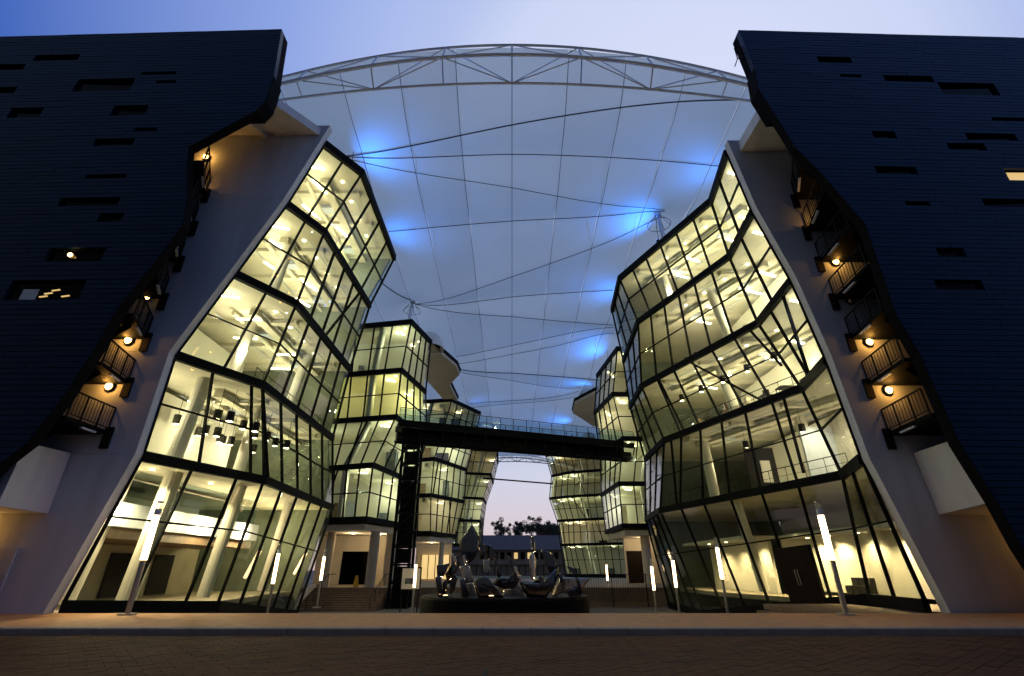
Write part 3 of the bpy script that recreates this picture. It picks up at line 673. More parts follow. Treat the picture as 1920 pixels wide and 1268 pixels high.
D, refD = farbuilding('middle left glass building behind the lift tower, above a beige portico and stairs', DV, [[6, 4], [6, 4], [6, 4], [6, 4]], -1, 26, (GREEN, GREEN, (1, .93, .38), GREEN), 200, 3,
                      diag=[(0, 0, .55, .97, .45, .5), (1, 0, .72, .97, .62, .03)])
GV = [pl(5.6, (22, 56), (12.0, 56), (11.9, 66)), pl(10.1, (22, 56.5), (12.1, 56.5), (11.7, 66)), pl(14.4, (22, 53.5), (12.3, 53), (11.2, 62)), pl(18.75, (22, 51), (11.1, 50.7), (10.2, 58)), pl(23.1, (22, 49), (11.5, 48.2), (10.6, 56.5))]
G, refG = farbuilding('middle right glass building beyond the bridge end, narrow lit corner above a beige portico', GV, [[6, 4], [6, 4], [6, 4], [6, 4]], 1, 27, (GREEN, GREEN, CREAM, CREAM), 150, 3)
EV = [pl(5.6, (-14, 68), (-10.6, 67.5), (-8.0, 75)), pl(10.1, (-14, 67), (-10.6, 66), (-6.9, 73)), pl(14.4, (-14, 65.5), (-10.2, 64), (-6.6, 72)), pl(18.75, (-14, 66), (-9.3, 65), (-5.6, 72)), pl(23.1, (-14, 67), (-8.6, 66), (-4.9, 72.5))]
E_, refE = farbuilding('third glass building on the left side, seen under the bridge with four green lit storeys', EV, [[2, 5], [2, 5], [2, 5], [2, 5]], -1, 24, (WARM, GREEN, GREEN, CREAM), 160, 2, diag=[(0, 1, .55, .97, .72, .03), (1, 1, .12, .97, .05, .03)])
FV = [pl(5.6, (-16, 101), (-6.6, 104), (-6.3, 112)), pl(10.1, (-16, 101), (-6.5, 104), (-6.2, 112)), pl(14.4, (-16, 100), (-5.9, 104), (-5.7, 112)), pl(18.75, (-16, 98), (-4.3, 101), (-4.2, 112)), pl(23.1, (-16, 96), (-2.9, 99), (-3.2, 112))]
F_, refF = farbuilding('farthest glass building on the left side, narrow and leaning towards the sky gap', FV, [[6, 3], [6, 3], [6, 3], [6, 3]], -1, 22, (GREEN, GREEN, GREEN, AMBER), 110, 2)
HV = [pl(.2, (10.3, 104), (13, 101), (21, 97)), pl(5.6, (9.6, 104), (12, 101.5), (21, 97)), pl(10.1, (9.1, 104), (12.2, 102), (20, 98)), pl(14.4, (7.7, 104), (11, 101), (20, 97)), pl(18.75, (8.2, 103), (11.3, 99), (20, 95)), pl(23.1, (7.2, 104), (10.2, 98), (20, 95))]
H_, refH = farbuilding('farthest glass building on the right side, broad crooked storeys beside the sky gap', HV, [[3, 7]]*5, 1, 26, (GREEN, WARM, GREEN, GREEN, AMBER), 170, 3, rear=113,
                       diag=[(3, 1, .2, .97, .38, .03), (2, 1, .1, .97, .3, .03), (1, 1, .5, .97, .6, .03)])
# porticos under D and G, E
def portico(t, poly, zt, colxy, wall):
    slabpoly(t, 'portico_soffit', poly, zt-.75, zt-.2, M['beige'])
    for (x, y, r) in colxy: MB().tube([(x, y, -.1), (x, y, zt-.75)], r, 14).build('portico_column', M['beige'], t)
    for (x0, x1, y0, y1) in wall: MB().box(x0, x1, y0, y1, -.1, zt-.76).build('portico_wall', M['beige'], t)
portico(D, [(-21, 50.7), (-13.7, 48.2), (-11.8, 56), (-21, 58)], 5.4, [(-13.0, 49.6, .45), (-17.5, 50.7, .4)], [(-21, -12.6, 57.0, 57.4), (-12.6, -11.9, 52.5, 57)])
portico(G, [(22, 56.2), (12.2, 56.2), (12.1, 66), (22, 67)], 5.4, [(14.6, 57.5, .5)], [(13.2, 22, 62, 62.4)])
portico(E_, [(-14, 68.2), (-10.7, 67.7), (-8.2, 75), (-14, 76)], 5.4, [(-9.5, 71, .35)], [(-14, -8.8, 77, 77.4)])
MB().box(-18.2, -14.9, 56.9, 56.99, -.1, 3.1).build('portico_window', M['dpane'], D)
MB().box(13.4, 15.4, 61.9, 61.99, -.1, 3.3).build('portico_door', M['door'], G)
for x, y, t in ((-16, 52.5, D), (-13.5, 53.5, D), (15, 59.5, G), (-11, 72, E_)): downlight(t, x, y, 4.60, .12); light('POINT', (x, y, 4.2), 170, AMBER, .1, t)
MB().box(-13, -9, 76.5, 76.6, .1, 3.2).build('lit_shopfront', M['winlit'], E_)
for i in range(5): MB().box(-13+i*1.0-.05, -13+i*1.0+.05, 76.35, 76.45, .1, 3.2).build('mullion', M['steel'], E_)
# roof canopies and domes on D and on G's neighbour
def canopy(t, pxs, z, th):
    poly = [atz(a, b, z) for a, b in pxs]; fixnormals(MB().prism(poly, (0, 0, th)).build('roof_canopy', M['beige'], t))
    ed = MB(); q = poly+[poly[0]]
    for a, b in zip(q, q[1:]): ed.beam(a+V((0, 0, th+.2)), b+V((0, 0, th+.2)), .25, .4)
    ed.build('canopy_edge', M['steel'], t)
canopy(D, [(808, 647), (856, 688), (862, 702), (843, 722), (858, 752), (838, 757), (792, 705)], 23.2, .35)
canopy(G, [(1120, 735), (1078, 757), (1074, 775), (1098, 790), (1112, 800), (1128, 800), (1130, 735)], 23.2, .35)
def dome(label, c, r, squash):
    mb = MB(); n, m = 20, 8
    for i in range(m+1):
        a = math.pi/2*i/m
        for k in range(n): mb.v.append((c.x+math.cos(a)*r*math.cos(k*2*math.pi/n), c.y+math.cos(a)*r*math.sin(k*2*math.pi/n), c.z+math.sin(a)*r*squash))
    mb.f = [(i*n+k, i*n+(k+1) % n, (i+1)*n+(k+1) % n, (i+1)*n+k) for i in range(m) for k in range(n)]
    return tag(mb.build('roof_dome', M['cap'], smooth=True), label, 'dome')
dome('white dome on the roof of the middle left glass building', aty(805, 655, 48), 1.6, 1.25)
dome('small white dome on the roof beside the middle right glass building', aty(1105, 742, 76), 1.7, 1.2)
dome('low white dome behind the right end of the bridge', aty(1103, 822, 80), 1.3, .8)

# ------------------------------------------------------------------ membrane roof
ROOF = thing('membrane_roof', 'huge pale fabric roof stretched over the plaza with dark cables and a curved front truss', 'canopy roof', (0, 21, 28))
MAST = [(-13.2, 27.5, 1.6), (13.0, 34.3, 2.4), (-11.4, 48.5, 2.6), (12.5, 57, 2.4), (-10.5, 64, 2.2), (11.5, 74, 2.2), (-10, 86, 2.0)]
FOLDS = []
def zfab(x, y):
    z = 30.4-6.0*(y-21)/89-.5*(x/15)**2+(2.9*math.exp(-(y-21)/3.2)-.15*math.exp(-(y-21)/3.2))*(1-(x/16)**2)
    for ax_, ay, bx_, by, h in FOLDS:
        ux, uy = bx_-ax_, by-ay; t_ = max(0, min(1, ((x-ax_)*ux+(y-ay)*uy)/(ux*ux+uy*uy))); z += .9*h*math.exp(-(math.sqrt((x-ax_-ux*t_)**2+(y-ay-uy*t_)**2+.5)-.7)/1.5)
    z -= .06*abs(math.sin(math.pi*x/3.82))
    for mx_, my, h in MAST: z += .7*h*math.exp(-math.hypot((x-mx_)*.8, y-my)/2.6)
    z -= .5*math.sin((y-21)/89*math.pi*5)**2*abs(x/15)
    return z
def hitfab(px, py):
    r = ray(px, py); t = 20.
    while t < 200:
        p = V((0, 0, CAMH))+r*t
        if p.y > 21 and p.z > zfab(p.x, p.y): return p
        t += .1
    return p
CAB = [((645, 287), (1412, 180), .07, -.25), ((645, 288), (1352, 315), .05, .35), ((645, 289), (1245, 389), .04, -.3), ((728, 437), (1245, 391), .05, .35), ((780, 563), (1240, 400), .045, -.35), ((780, 563), (1150, 547), .05, .4),
       ((780, 564), (1150, 605), .05, -.4), ((855, 670), (1150, 614), .05, .35), ((860, 680), (1150, 624), .05, 0), ((862, 688), (1122, 706), .08, -.5), ((864, 698), (1090, 727), .05, .4), ((880, 752), (1085, 733), .05, -.4), ((885, 765), (1080, 745), .05, .3)]
ends = [(hitfab(*a), hitfab(*b), rr, h) for a, b, rr, h in CAB]
FOLDS += [(a.x, a.y, b.x, b.y, h) for a, b, rr, h in ends if h]
for k in range(-5, 5):                    # one strip of cloth between each pair of seams
    mb = MB(); nx, ny = 10, 220
    for j in range(ny+1):
        y = 21+89*(j/ny); sq = 1-.03*j/ny
        for i in range(nx+1):
            xx = (k*3.82+.012+3.796*i/nx)*sq; mb.v.append((xx, y, zfab(xx, y)))
    mb.f = [(j*(nx+1)+i, j*(nx+1)+i+1, (j+1)*(nx+1)+i+1, (j+1)*(nx+1)+i) for j in range(ny) for i in range(nx)]
    mb.build('fabric_strip', M['fab'], ROOF, smooth=True)
def cable(pa, pb, rad, name='cable'):
    n = 60; pts = []
    for i in range(n+1):
        p = lerp(pa, pb, i/n); pts.append((p.x, p.y, zfab(p.x, p.y)-.08-rad))
    for _ in range(14):                     # a taut line: even out the small ups and downs
        pts = [pts[0]]+[(q[0], q[1], (a_[2]+2*q[2]+b_[2])/4) for a_, q, b_ in zip(pts, pts[1:], pts[2:])]+[pts[-1]]
    pts = [(x_, y_, min(z_, zfab(x_, y_)-.03-rad)) for x_, y_, z_ in pts]
    MB().tube(pts, rad*.72, 6).build(name, M['cable'], ROOF)
for k in range(-4, 5): cable(V((k*3.82, 21.2, 0)), V((k*3.82*.97, 109.5, 0)), .032, 'cable')
for a, b, rr, h in ends: cable(a, b, rr)
cable(hitfab(690, 505), hitfab(770, 560), .08)
# front truss: top, front and bottom chords with posts and braces
def arch(y, zc, drop, x): return V((x, y, zc-drop*(x/15)**2))
def truss(y, zt, zf, zb, dr, X, n, r, dy):
    tp = lambda x: arch(y, zt, dr, x); fr = lambda x: arch(y-dy, zf, dr*.93, x); bt = lambda x: arch(y+.3, zb, dr*.5, x)
    xs = [-X+2*X*i/40 for i in range(41)]
    for fn, rr in ((tp, r), (fr, r*1.35), (bt, r)): MB().tube([fn(x) for x in xs], rr, 8).build('chord', M['truss'], ROOF)
    st = [-X+2*X*(i+.5)/n for i in range(n)]
    for i, x in enumerate(st):
        MB().tube([tp(x), fr(x)], r*.75, 6).build('post', M['truss'], ROOF); MB().tube([fr(x), bt(x)], r*.6, 6).build('post', M['truss'], ROOF)
        if i < n-1:
            x2 = st[i+1]; a, b = (x, x2) if i % 2 else (x2, x)
            MB().tube([tp(a), fr(b)], r*.5, 6).build('brace', M['truss'], ROOF); MB().tube([fr(b), bt(a)], r*.5, 6).build('brace', M['truss'], ROOF)
            MB().tube([tp(b), bt(a)], r*.45, 6).build('brace', M['truss'], ROOF)
truss(20.95, 33.3, 31.2, 29.9, 3.3, 15.6, 7, .085, .75)
truss(110, 24.6, 23.9, 23.2, 3.3, 15, 14, .12, .6)
# masts with a ring of struts
for i, (x, y, h) in enumerate(MAST[:4]):
    if i in (0, 3): continue
    zt = zfab(x, y)-.15; lab = ('steel mast of the fabric roof above the front left building', 'steel mast of the fabric roof above the front right building', 'lattice mast of the fabric roof behind the front left building', 'steel mast of the fabric roof above the middle right building')[i]
    t = thing('roof_mast', lab, 'mast', (x, y, 23.3), 'masts holding up the fabric roof')
    tip = V((x, y, zt)); ft = V((x-(1 if x > 0 else -1)*-.8, y+.6, 23.3))
    m_ = MB()
    for a in range(3): d = V((math.cos(a*2.09), math.sin(a*2.09), 0))*.22; m_.tube([ft+d, tip+d*.5], .05, 6)
    for k in range(10):
        p0, p1 = lerp(ft, tip, k/10), lerp(ft, tip, (k+1)/10); d0 = V((math.cos(k*2.09), math.sin(k*2.09), 0))*.2; d1 = V((math.cos(k*2.09+2.09), math.sin(k*2.09+2.09), 0))*.2
        m_.beam(p0+d0, p1+d1, .04, .04, (1, 0, 0))
    m_.build('lattice_shaft', M['grey'], t)
    rg = MB(); pts = [tip+V((math.cos(k*math.pi/8)*1.0, math.sin(k*math.pi/8)*1.0, -1.3)) for k in range(17)]; rg.tube(pts, .022, 5)
    for k in range(0, 16, 2): rg.tube([pts[k], tip+(pts[k]-tip)*.12], .016, 5)
    rg.build('strut_ring', M['core'], t)
    MB().tube([tip+V((0, 0, -.22)), tip+V((0, 0, -.02))], .3, 12).build('mast_cap', M['grey'], t)
# blue floodlights hung just under the fabric and grazing it
BL = [((668, 284), (1, .0), 2611, 'front left roof corner'), ((722, 436), (1, -.1), 1827, 'front left roof edge, second from the front'), ((1352, 315), (-1, .05), 1653, 'front right roof corner'),
      ((1225, 408), (-1, -.25), 3655, 'mast of the front right roof'), ((1165, 545), (-1, -.1), 2001, 'far end of the front right roof'), ((1135, 655), (-1, -.2), 3655, 'roof corner of the middle right building'),
      ((1108, 721), (-1, .05), 2871, 'right dome beyond the bridge'), ((1070, 790), (-1, -.1), 2611, 'low dome behind the bridge'), ((880, 752), (1, .2), 521, 'roof of the third building on the left')]
for px, (dx, dy), pw, wh in BL:
    h = hitfab(*px); p = h+V((0, 0, -2.5)); d = V((dx, dy, .8)).normalized()
    t = thing('blue_floodlight', 'blue floodlight under the fabric roof by the %s' % wh, 'floodlight', p, 'blue floodlights under the fabric roof')
    MB().tube([p-d*.22, p+d*.02], .10, 10, .15).build('housing', M['rail'], t); MB().tube([p+d*.021, p+d*.035], .13, 10).build('lens', M['blue'], t)
    MB().tube([p-d*.2, h+V((-dx*.2, 0, 0))], .02, 6).build('bracket', M['rail'], t)
    o = light('SPOT', p+d*.08, pw, (.02, .215, 1), .12, t, spot_size=math.radians(135), spot_blend=1)
    o.rotation_euler = d.to_track_quat('-Z', 'Y').to_euler()

# ------------------------------------------------------------------ bridge, lift tower
BR = thing('footbridge', 'long black steel footbridge with glass balustrade crossing the plaza high up', 'bridge', (0, 51, 12.5))
a, b = V((-11.2, 46.3, 14.35)), V((13.4, 55.6, 14.35)); ax = (b-a).normalized(); sx = V((-ax.y, ax.x, 0))
for o_ in (-1.1, 1.1):
    MB().beam(a+sx*o_+V((0, 0, -.35)), b+sx*o_+V((0, 0, -.35)), .25, .7).build('girder', M['steel'], BR)
    MB().beam(a+sx*o_*.6+V((0, 0, -1.75)), b+sx*o_*.6+V((0, 0, -1.75)), .22, .3).build('bottom_chord', M['steel'], BR)
MB().beam(a+V((0, 0, -.1)), b+V((0, 0, -.1)), 1.9, .18).build('deck', M['steel'], BR)
MB().beam(a+V((0, 0, -1.25)), b+V((0, 0, -1.25)), .9, .5).build('service_tray', M['steel'], BR)
for i in range(13):
    p = lerp(a, b, i/12)
    MB().beam(p-sx*.7+V((0, 0, -1.75)), p+sx*.7+V((0, 0, -1.75)), .12, .16).build('cross_beam', M['rail'], BR)
    MB().beam(p-sx*1.1+V((0, 0, -.7)), p-sx*.66+V((0, 0, -1.6)), .12, .12).build('hanger', M['rail'], BR)
    if i < 12: q = lerp(a, b, (i+1)/12); MB().beam(p-sx*.6+V((0, 0, -1.92)), q+sx*.6+V((0, 0, -1.92)), .08, .08).build('cross_brace', M['rail'], BR)
nb = 18
for o_ in (-1.2, 1.2):
    for i in range(nb+1):
        p = lerp(a, b, i/nb)+sx*o_
        MB().beam(p, p+V((0, 0, 1.15)), .05, .05, ax).build('baluster', M['rail'], BR)
        if i < nb:
            q = lerp(a, b, (i+1)/nb)+sx*o_; e = (q-p)*.03
            MB().hexa([p+e+V((0, 0, .06)), q-e+V((0, 0, .06)), q-e+V((0, 0, 1.08)), p+e+V((0, 0, 1.08))], [v+sx*.015 for v in (p+e+V((0, 0, .06)), q-e+V((0, 0, .06)), q-e+V((0, 0, 1.08)), p+e+V((0, 0, 1.08)))]).build('balustrade_pane', M['rglass'], BR)
    MB().beam(a+sx*o_+V((0, 0, 1.18)), b+sx*o_+V((0, 0, 1.18)), .05, .05).build('handrail', M['rail'], BR)
tag(MB().tube([(-5.6, 96, 17.2), (8.0, 99, 16.6)], .14, 8).build('tie_beam', M['steel']), 'thin dark steel tie beam spanning the far sky gap below the bridge', 'beam')
LT = thing('lift_tower', 'tall narrow black steel lift tower standing under the left end of the bridge', 'lift tower', (-9.6, 46.6, -1.6))
for x in (-10.4, -8.9):
    for y in (46.2, 47.8): MB().box(x-.12, x+.12, y-.12, y+.12, -1.6, 13.3).build('post', M['steel'], LT)
for k in range(11):
    z = -1.2+k*1.43
    g = MB(); g.box(-10.28, -9.02, 46.12, 46.26, z, z+.16); g.box(-10.28, -9.02, 47.74, 47.88, z, z+.16); g.box(-8.97, -8.83, 46.32, 47.68, z, z+.16); g.box(-10.47, -10.33, 46.32, 47.68, z, z+.16)
    g.build('ring_beam', M['steel'], LT)
    if k < 10: MB().beam((-10.28, 46.2, z+.2), (-9.02, 46.2, z+1.4), .07, .07).build('brace', M['rail'], LT); MB().box(-10.2, -9.1, 46.95, 47.05, z+.2, z+1.38).build('shaft_panel', M['core'], LT)
for k, (z0, z1) in enumerate(((-1.6, .9), (6.5, 8.7))): MB().box(-10.2, -9.05, 46.4, 46.9, z0, z1).build('lift_car' if k else 'lift_pit_cover', M['core'], LT)

# ------------------------------------------------------------------ stairs on the left and terraces
ST = thing('stone_staircase', 'wide brown stone staircase rising to the portico of the middle left building', 'staircase', (-13.5, 45, -1.6))
for i in range(10):
    MB().box(-17.2+.0*i, -10.75, 43.6+i*.4, 47.75, -1.6+i*.152, -1.6+(i+1)*.152-.002).build('step', M['timber'], ST)
for x in (-16.2, -11.2):
    h = MB(); h.tube([(x, 43.4, -.6), (x, 47.6, .98), (x, 49.5, .98)], .035, 6)
    for t_ in (0, .33, .66, 1): h.tube([(x, 43.4+4.2*t_, -1.5+1.5*t_), (x, 43.4+4.2*t_, -.6+1.58*t_)], .025, 6)
    h.build('handrail', M['rail'], ST)
MB().prism([V((-17.2, 43.2, -1.6)), V((-17.2, 47.7, -1.6)), V((-17.2, 47.7, .2)), V((-17.2, 47.2, .2)), V((-17.2, 43.2, -1.2))], (-.3, 0, 0)).build('side_wall', M['beige'], ST)
TR = thing('terrace_steps', 'low timber terrace steps in front of the right lobby door', 'steps', (13.5, 22, -.6))
for i in range(4): MB().box(10.2+i*.55, 15.2+i*.2, 20.0+i*.0, 24.8+i*.4, -1.0+i*.24, -.78+i*.24).build('step', M['timber'], TR)
sg = thing('wet_floor_sign', 'yellow folding wet floor sign at the top of the stone staircase', 'sign', (-14.1, 49, -.08))
for s in (-1, 1): MB().hexa([(-14.32, 49+s*.18, -.08), (-13.88, 49+s*.18, -.08), (-13.88, 49+s*.16, -.08), (-14.32, 49+s*.16, -.08)], [(-14.22, 49+s*.03, .86), (-13.98, 49+s*.03, .86), (-13.98, 49+s*.01, .86), (-14.22, 49+s*.01, .86)]).build('board', M['yellow'], sg)
nbd = thing('notice_board', 'small pale notice board beside the lift tower at plaza level', 'notice board', (-7.9, 42.5, -1.6))
MB().box(-8.75, -7.15, 42.5, 42.58, -.1, 1.55).build('frame', M['rail'], nbd); pp = MB().box(-8.65, -7.25, 42.47, 42.498, 0, 1.45).build('panel', M['paper'], nbd)
MB().box(-8.4, -7.7, 42.45, 42.468, .35, .75).build('print', M['art'], nbd)
for x in (-8.6, -7.3): MB().box(x-.04, x+.04, 42.5, 42.58, -1.6, -.1).build('post', M['rail'], nbd)

FN = thing('terrace_railing', 'black bar railing along the raised terrace edge right of the sculpture', 'railing', (8, 48.2, -.08))
for i in range(46): MB().box(2.9+i*.2-.014, 2.9+i*.2+.014, 48.3, 48.33, -1.2, .95).build('bar', M['rail'], FN)
MB().box(2.8, 12.1, 48.28, 48.34, .95, 1.0).build('handrail', M['rail'], FN)
for x in (2.85, 5.9, 8.9, 11.95): MB().box(x-.035, x+.035, 48.27, 48.35, -1.6, 1.0).build('post', M['rail'], FN)
wall_lamp(L, -45, 1005, 19.55, 1); wall_lamp(R, 1950, 1010, 20.15, 1)

# ------------------------------------------------------------------ tube lamps
def lamp(name_lbl, x, y, z0, h, r=.075):
    t = thing('tube_lamp', name_lbl, 'lamp post', (x, y, z0), 'tube lamps standing on the plaza')
    b = V((x, y, z0))
    MB().tube([b, b+V((0, 0, .05))], .30, 16).build('base_plate', M['pole'], t)
    MB().tube([b+V((0, 0, .05)), b+V((0, 0, h*.46))], r, 12).build('pole', M['pole'], t)
    MB().tube([b+V((0, 0, h*.46)), b+V((0, 0, h*.865))], r*1.25, 14).build('glow_tube', M['tube'], t)
    c = MB().tube([b+V((0, 0, h*.865)), b+V((0, 0, h*.925))], r*1.3, 12).build('collar', M['grey'], t)
    cp = MB()
    for k in range(3): d = V((math.cos(k*2.09), math.sin(k*2.09), 0))*r; cp.tube([b+V((0, 0, h*.925))+d, b+V((0, 0, h*.985))+d], .012, 5)
    cp.tube([b+V((0, 0, h*.985)), b+V((0, 0, h))], r*1.2, 12); cp.build('cap', M['pole'], t)
lamp('tall glowing tube lamp on a steel pole, foremost before the left glass hall', -13.3, 19.2, 0, 3.75, .088)
lamp('tall glowing tube lamp on a steel pole, foremost before the right lobby', 11.55, 19.2, 0, 3.75, .088)
for lbl, bx_, ty, Y in (('glowing tube lamp before the receding side of the left glass hall', 519, 1020, 30), ('glowing tube lamp at the foot of the left stone staircase', 606, 1030, 38.5), ('glowing tube lamp standing left of the steel sculpture', 780, 1045, 40),
        ('second nearest tube lamp on the right, before the lobby glass', 1349, 1008, 28.5), ('glowing tube lamp by the prow of the right building, left of a pair', 1221, 1048, 38), ('glowing tube lamp by the prow of the right building, right of a pair', 1262, 1035, 34), ('small distant tube lamp seen right of the steel sculpture', 1137, 1050, 58)):
    tp = aty(0, ty, Y).z; z0 = tp-3.75; p = aty(bx_, 1148, Y)
    dz = Y*c_+(0.3)*s_
    lamp(lbl, (bx_-960)/F*dz, Y, max(-1.6, z0) if Y > 19 else 0, tp-max(-1.6, z0), .072)

# ------------------------------------------------------------------ sculpture
SC = thing('steel_sculpture', 'dark polished steel sculpture of curved blades standing on a round black plinth', 'sculpture', (-.3, 22.6, .45))
PL = tag(MB().build('plinth_tmp', M['stone']), 'x', 'x'); bpy.data.objects.remove(PL)
mb = MB(); n = 56; prof = [(1, -1.6), (1, .36), (.985, .45)]
for s_k, z in prof: mb.v += [(-.3+3.45*s_k*math.cos(k*2*math.pi/n), 22.6+2.6*s_k*math.sin(k*2*math.pi/n), z) for k in range(n)]
mb.f = [(i*n+k, i*n+(k+1) % n, (i+1)*n+(k+1) % n, (i+1)*n+k) for i in range(2) for k in range(n)]+[tuple(2*n+k for k in range(n))]
tag(mb.build('round_plinth', M['stone']), 'low round black stone plinth carrying the steel sculpture', 'plinth')
def blade(poly, Y, bend=.5, tilt=0, m_='mirror', th=.09):
    """outline in survey bearings at distance Y, bent about its own vertical axis, real thickness"""
    pts = [aty(760+x/4.8, 960+y/4.8, Y) for x, y in poly]
    cx = sum(p.x for p in pts)/len(pts); cz = sum(p.z for p in pts)/len(pts); w = max(abs(p.x-cx) for p in pts)+1e-3
    # subdivide the outline, then fan strips to the centroid so that the sheet can curve
    ring = []
    for a, b in zip(pts, pts[1:]+pts[:1]): ring += [lerp(a, b, i/4) for i in range(4)]
    mb = MB(); n = len(ring); cen = V((cx, Y, cz)); m = 5
    def curve(p): u = (p.x-cx)/w; return V((p.x, p.y+bend*w*.55*(u*u-.3)+tilt*.6*(p.x-cx)+.10*bend*(p.z-cz)**2, p.z))
    for j in range(1, m+1): mb.v += [tuple(curve(lerp(cen, p, j/m))) for p in ring]
    mb.v.append(tuple(curve(cen)))
    for j in range(m-1): mb.f += [(j*n+k, j*n+(k+1) % n, (j+1)*n+(k+1) % n, (j+1)*n+k) for k in range(n)]
    mb.f += [(m*n, (k+1) % n, k) for k in range(n)]
    o = mb.build('blade', M[m_], SC, smooth=True); fixnormals(o)
    s = o.modifiers.new('thickness', 'SOLIDIFY'); s.thickness = th; s.offset = 0
for a in (([(600,110),(632,170),(665,240),(650,340),(625,410),(570,470),(520,440),(498,400),(490,260),(550,190)], 22.0, .7, .25), ([(460,400),(505,375),(490,480),(440,570),(385,650),(360,560),(420,480)], 21.6, .3, -.5),
          ([(285,480),(330,478),(390,462),(370,530),(345,580),(290,600)], 21.4, .5, .3), ([(272,590),(312,570),(330,680),(342,780),(300,780)], 21.2, .2, .9), ([(340,640),(380,600),(372,700),(335,770)], 21.3, .3, -.9),
          ([(490,490),(570,480),(596,560),(612,632),(560,640),(520,640)], 22.4, .5, .5, 'mirror2'), ([(490,610),(530,598),(552,680),(567,740),(545,782),(512,782)], 21.0, .3, .7), ([(690,290),(760,300),(785,315),(802,430),(770,436),(735,415)], 23.0, .5, -.4),
          ([(795,360),(812,380),(826,460),(855,585),(835,592),(808,470)], 22.2, .2, .6), ([(615,632),(660,595),(700,580),(745,590),(790,650),(830,700),(880,760),(872,782),(660,782),(640,710)], 20.7, .6, .0),
          ([(790,650),(828,598),(880,606),(930,600),(985,570),(1000,508),(1022,540),(1036,572),(1012,640),(965,692),(900,690),(850,680)], 21.2, .9, .1), ([(1020,625),(1060,640),(1100,650),(1160,640),(1215,575),(1245,590),(1262,625),(1240,660),(1180,700),(1110,700),(1060,690)], 22.6, .6, -.2),
          ([(1030,640),(1100,668),(1170,665),(1260,620),(1330,560),(1384,496),(1378,580),(1345,650),(1310,705),(1255,782),(1110,782),(1060,705)], 21.0, .8, .15), ([(1130,185),(1150,240),(1166,290),(1166,362),(1150,350),(1134,290)], 22.8, .3, .9),
          ([(1115,400),(1150,358),(1172,420),(1166,520),(1160,605),(1140,612),(1120,470)], 22.3, .4, .8, 'mirror2'), ([(1218,332),(1290,360),(1335,410),(1358,450),(1372,512),(1340,540),(1310,562),(1285,520),(1260,460)], 22.4, .8, .4),
          ([(1390,600),(1440,590),(1500,592),(1590,598),(1668,594),(1610,660),(1580,720),(1540,690),(1460,700),(1400,740),(1320,770),(1350,690)], 21.6, .5, -.5, 'mirror2'), ([(1450,720),(1500,690),(1545,690),(1590,722),(1570,775),(1480,775)], 21.0, .4, .3),
          ([(922,395),(938,400),(1004,556),(986,572)], 22.9, .1, .5), ([(1530,590),(1548,588),(1592,718),(1576,732)], 20.8, .1, .9), ([(1378,560),(1400,552),(1420,620),(1402,642)], 21.0, .2, .9), ([(1450,488),(1500,500),(1545,560),(1530,592),(1490,550)], 22.5, .5, .2),
          ([(545,640),(610,640),(650,780),(560,780)], 22.6, .2, .4, 'mirror2'), ([(880,705),(960,690),(1010,640),(1060,705),(1100,780),(880,780)], 22.9, .4, -.3, 'mirror2'), ([(400,640),(440,560),(470,600),(440,700),(410,740)], 22.2, .2, -.7), ([(700,440),(745,430),(760,520),(735,570),(705,540)], 23.3, .3, .5, 'mirror2'),
          ([(420,380),(432,374),(462,452),(450,480)], 21.4, .1, .9, 'mirror2'), ([(515,400),(530,392),(560,480),(542,492)], 21.5, .1, .9, 'mirror2'), ([(980,500),(992,490),(1044,610),(1030,622)], 20.9, .1, .8, 'mirror2'), ([(655,290),(690,280),(712,360),(690,400)], 22.6, .3, .8)): blade(*a)
for i, (px, py, Y) in enumerate(((835, 1120, 20.9), (921, 1121, 20.6), (1040, 1117, 22.2))):
    p = aty(px, py, Y); p.z = .47
    t = thing('ground_uplight', 'small lit uplight on the black plinth, %s of the sculpture' % ('at the left end', 'before the middle', 'right of the middle')[i], 'uplight', p, 'uplights on the sculpture plinth')
    MB().tube([p+V((0, 0, -.018)), p+V((0, 0, .05))], .11, 12).build('housing', M['rail'], t); MB().tube([p+V((0, 0, .051)), p+V((0, 0, .06))], .09, 12).build('lens', M['uplight'], t)
    o = light('SPOT', p+V((0, 0, .08)), 260, (1, .66, .3), .06, t, spot_size=2.6, spot_blend=.8); o.rotation_euler = (math.pi, 0, 0)

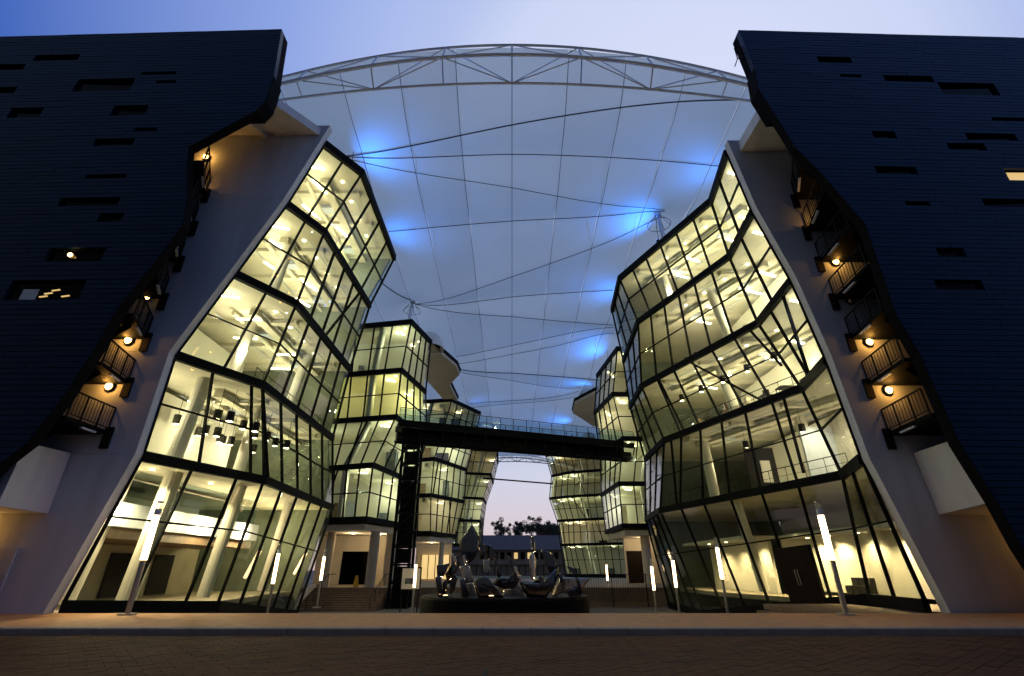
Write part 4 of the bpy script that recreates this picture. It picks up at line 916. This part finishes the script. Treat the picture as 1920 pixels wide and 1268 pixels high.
# ------------------------------------------------------------------ beyond the plaza
LAWN = struct(MB().box(-30, 30, 112, 140, -1.6, -.3), 'lawn', M['lawn'])
FB = thing('old_school_block', 'long low far building with dark pitched roof and a few lit windows', 'building', (0, 150, -1.6))
MB().box(-24, 30, 150, 162, -1.6, 6.2).build('wall', M['far'], FB)
fixnormals(MB().prism([V((-25, 148.6, 6.2)), V((-25, 163.4, 6.2)), V((-25, 156, 10.4))], (56, 0, 0)).build('roof', M['roof'], FB))
MB().box(-24, 30, 149.2, 149.99, 2.4, 3.4).build('balcony_parapet', M['far'], FB)
for i in range(12):
    x = -9+i*1.9
    w = MB().box(x, x+1.2, 149.9, 149.98, 3.8, 5.6).build('window', M['rail'], FB); MB().box(x+.08, x+1.12, 149.86, 149.9, 3.9, 5.5).build('pane', M['winlit' if i in (5, 7, 10) else 'dpane'], w)
for i in range(14): MB().box(-10+i*1.7, -9.8+i*1.7, 149.3, 149.5, -1.6, 2.4).build('post', M['rail'], FB)
RB_ = thing('red_building', 'far red rendered block rising behind the trees at the right of the sky gap', 'building', (14, 190, -1.6))
MB().box(9.2, 26, 190, 200, -1.6, 15.4).build('wall', M['red'], RB_); MB().box(9, 26.2, 189.8, 200.2, 15.4, 15.7).build('roof_edge', M['roof'], RB_)
def tree(x, y, h, r, label):
    t = thing('tree', label, 'tree', (x, y, -1.6), 'dark trees behind the far roof')
    tr_ = MB().tube([(x, y, -1.6), (x+.2, y, h*.5), (x+.1, y, h*.7)], .35, 8, .12)
    for k in range(5): a = k*1.26; tr_.tube([(x+.15, y, h*.55), (x+math.cos(a)*r*.6, y+math.sin(a)*r*.6, h*.85)], .12, 5, .03)
    tr_.build('trunk', M['bark'], t)
    mb = MB(); rnd = random.Random(int(x*7+y)); cl_ = [(V((x, y, h*.78))+V((rnd.gauss(0, r*.5), rnd.gauss(0, r*.5), rnd.gauss(0, h*.09))), r*rnd.uniform(.16, .42)) for _ in range(22)]
    for c, cr_ in cl_:
        for _ in range(150):
            d = V((rnd.gauss(0, 1), rnd.gauss(0, 1), rnd.gauss(0, 1))).normalized()*cr_*rnd.uniform(.4, 1.35); p = c+d
            a = V((rnd.uniform(-1, 1), rnd.uniform(-1, 1), rnd.uniform(-1, 1))).normalized()*.19; b = a.orthogonal().normalized()*.12
            mb.add([p-a, p+b, p+a, p-b], [(0, 1, 2, 3)])
    mb.build('crown', M['leaf'], t)
for x, y, h, r, lb in ((-2.8, 168, 16.6, 2.2, 'dark tree behind the far roof, leftmost beside open sky'), (1.6, 170, 16.8, 2.6, 'dark tree behind the far roof, in the middle of the sky gap'), (6.2, 169, 17.0, 2.5, 'dark tree behind the far roof, third from the left'), (10.2, 172, 17.2, 2.8, 'dark tree in front of the red block'), (14.5, 170, 16.6, 2.8, 'dark tree right of the red block, half behind glass')): tree(x, y, h, r, lb)
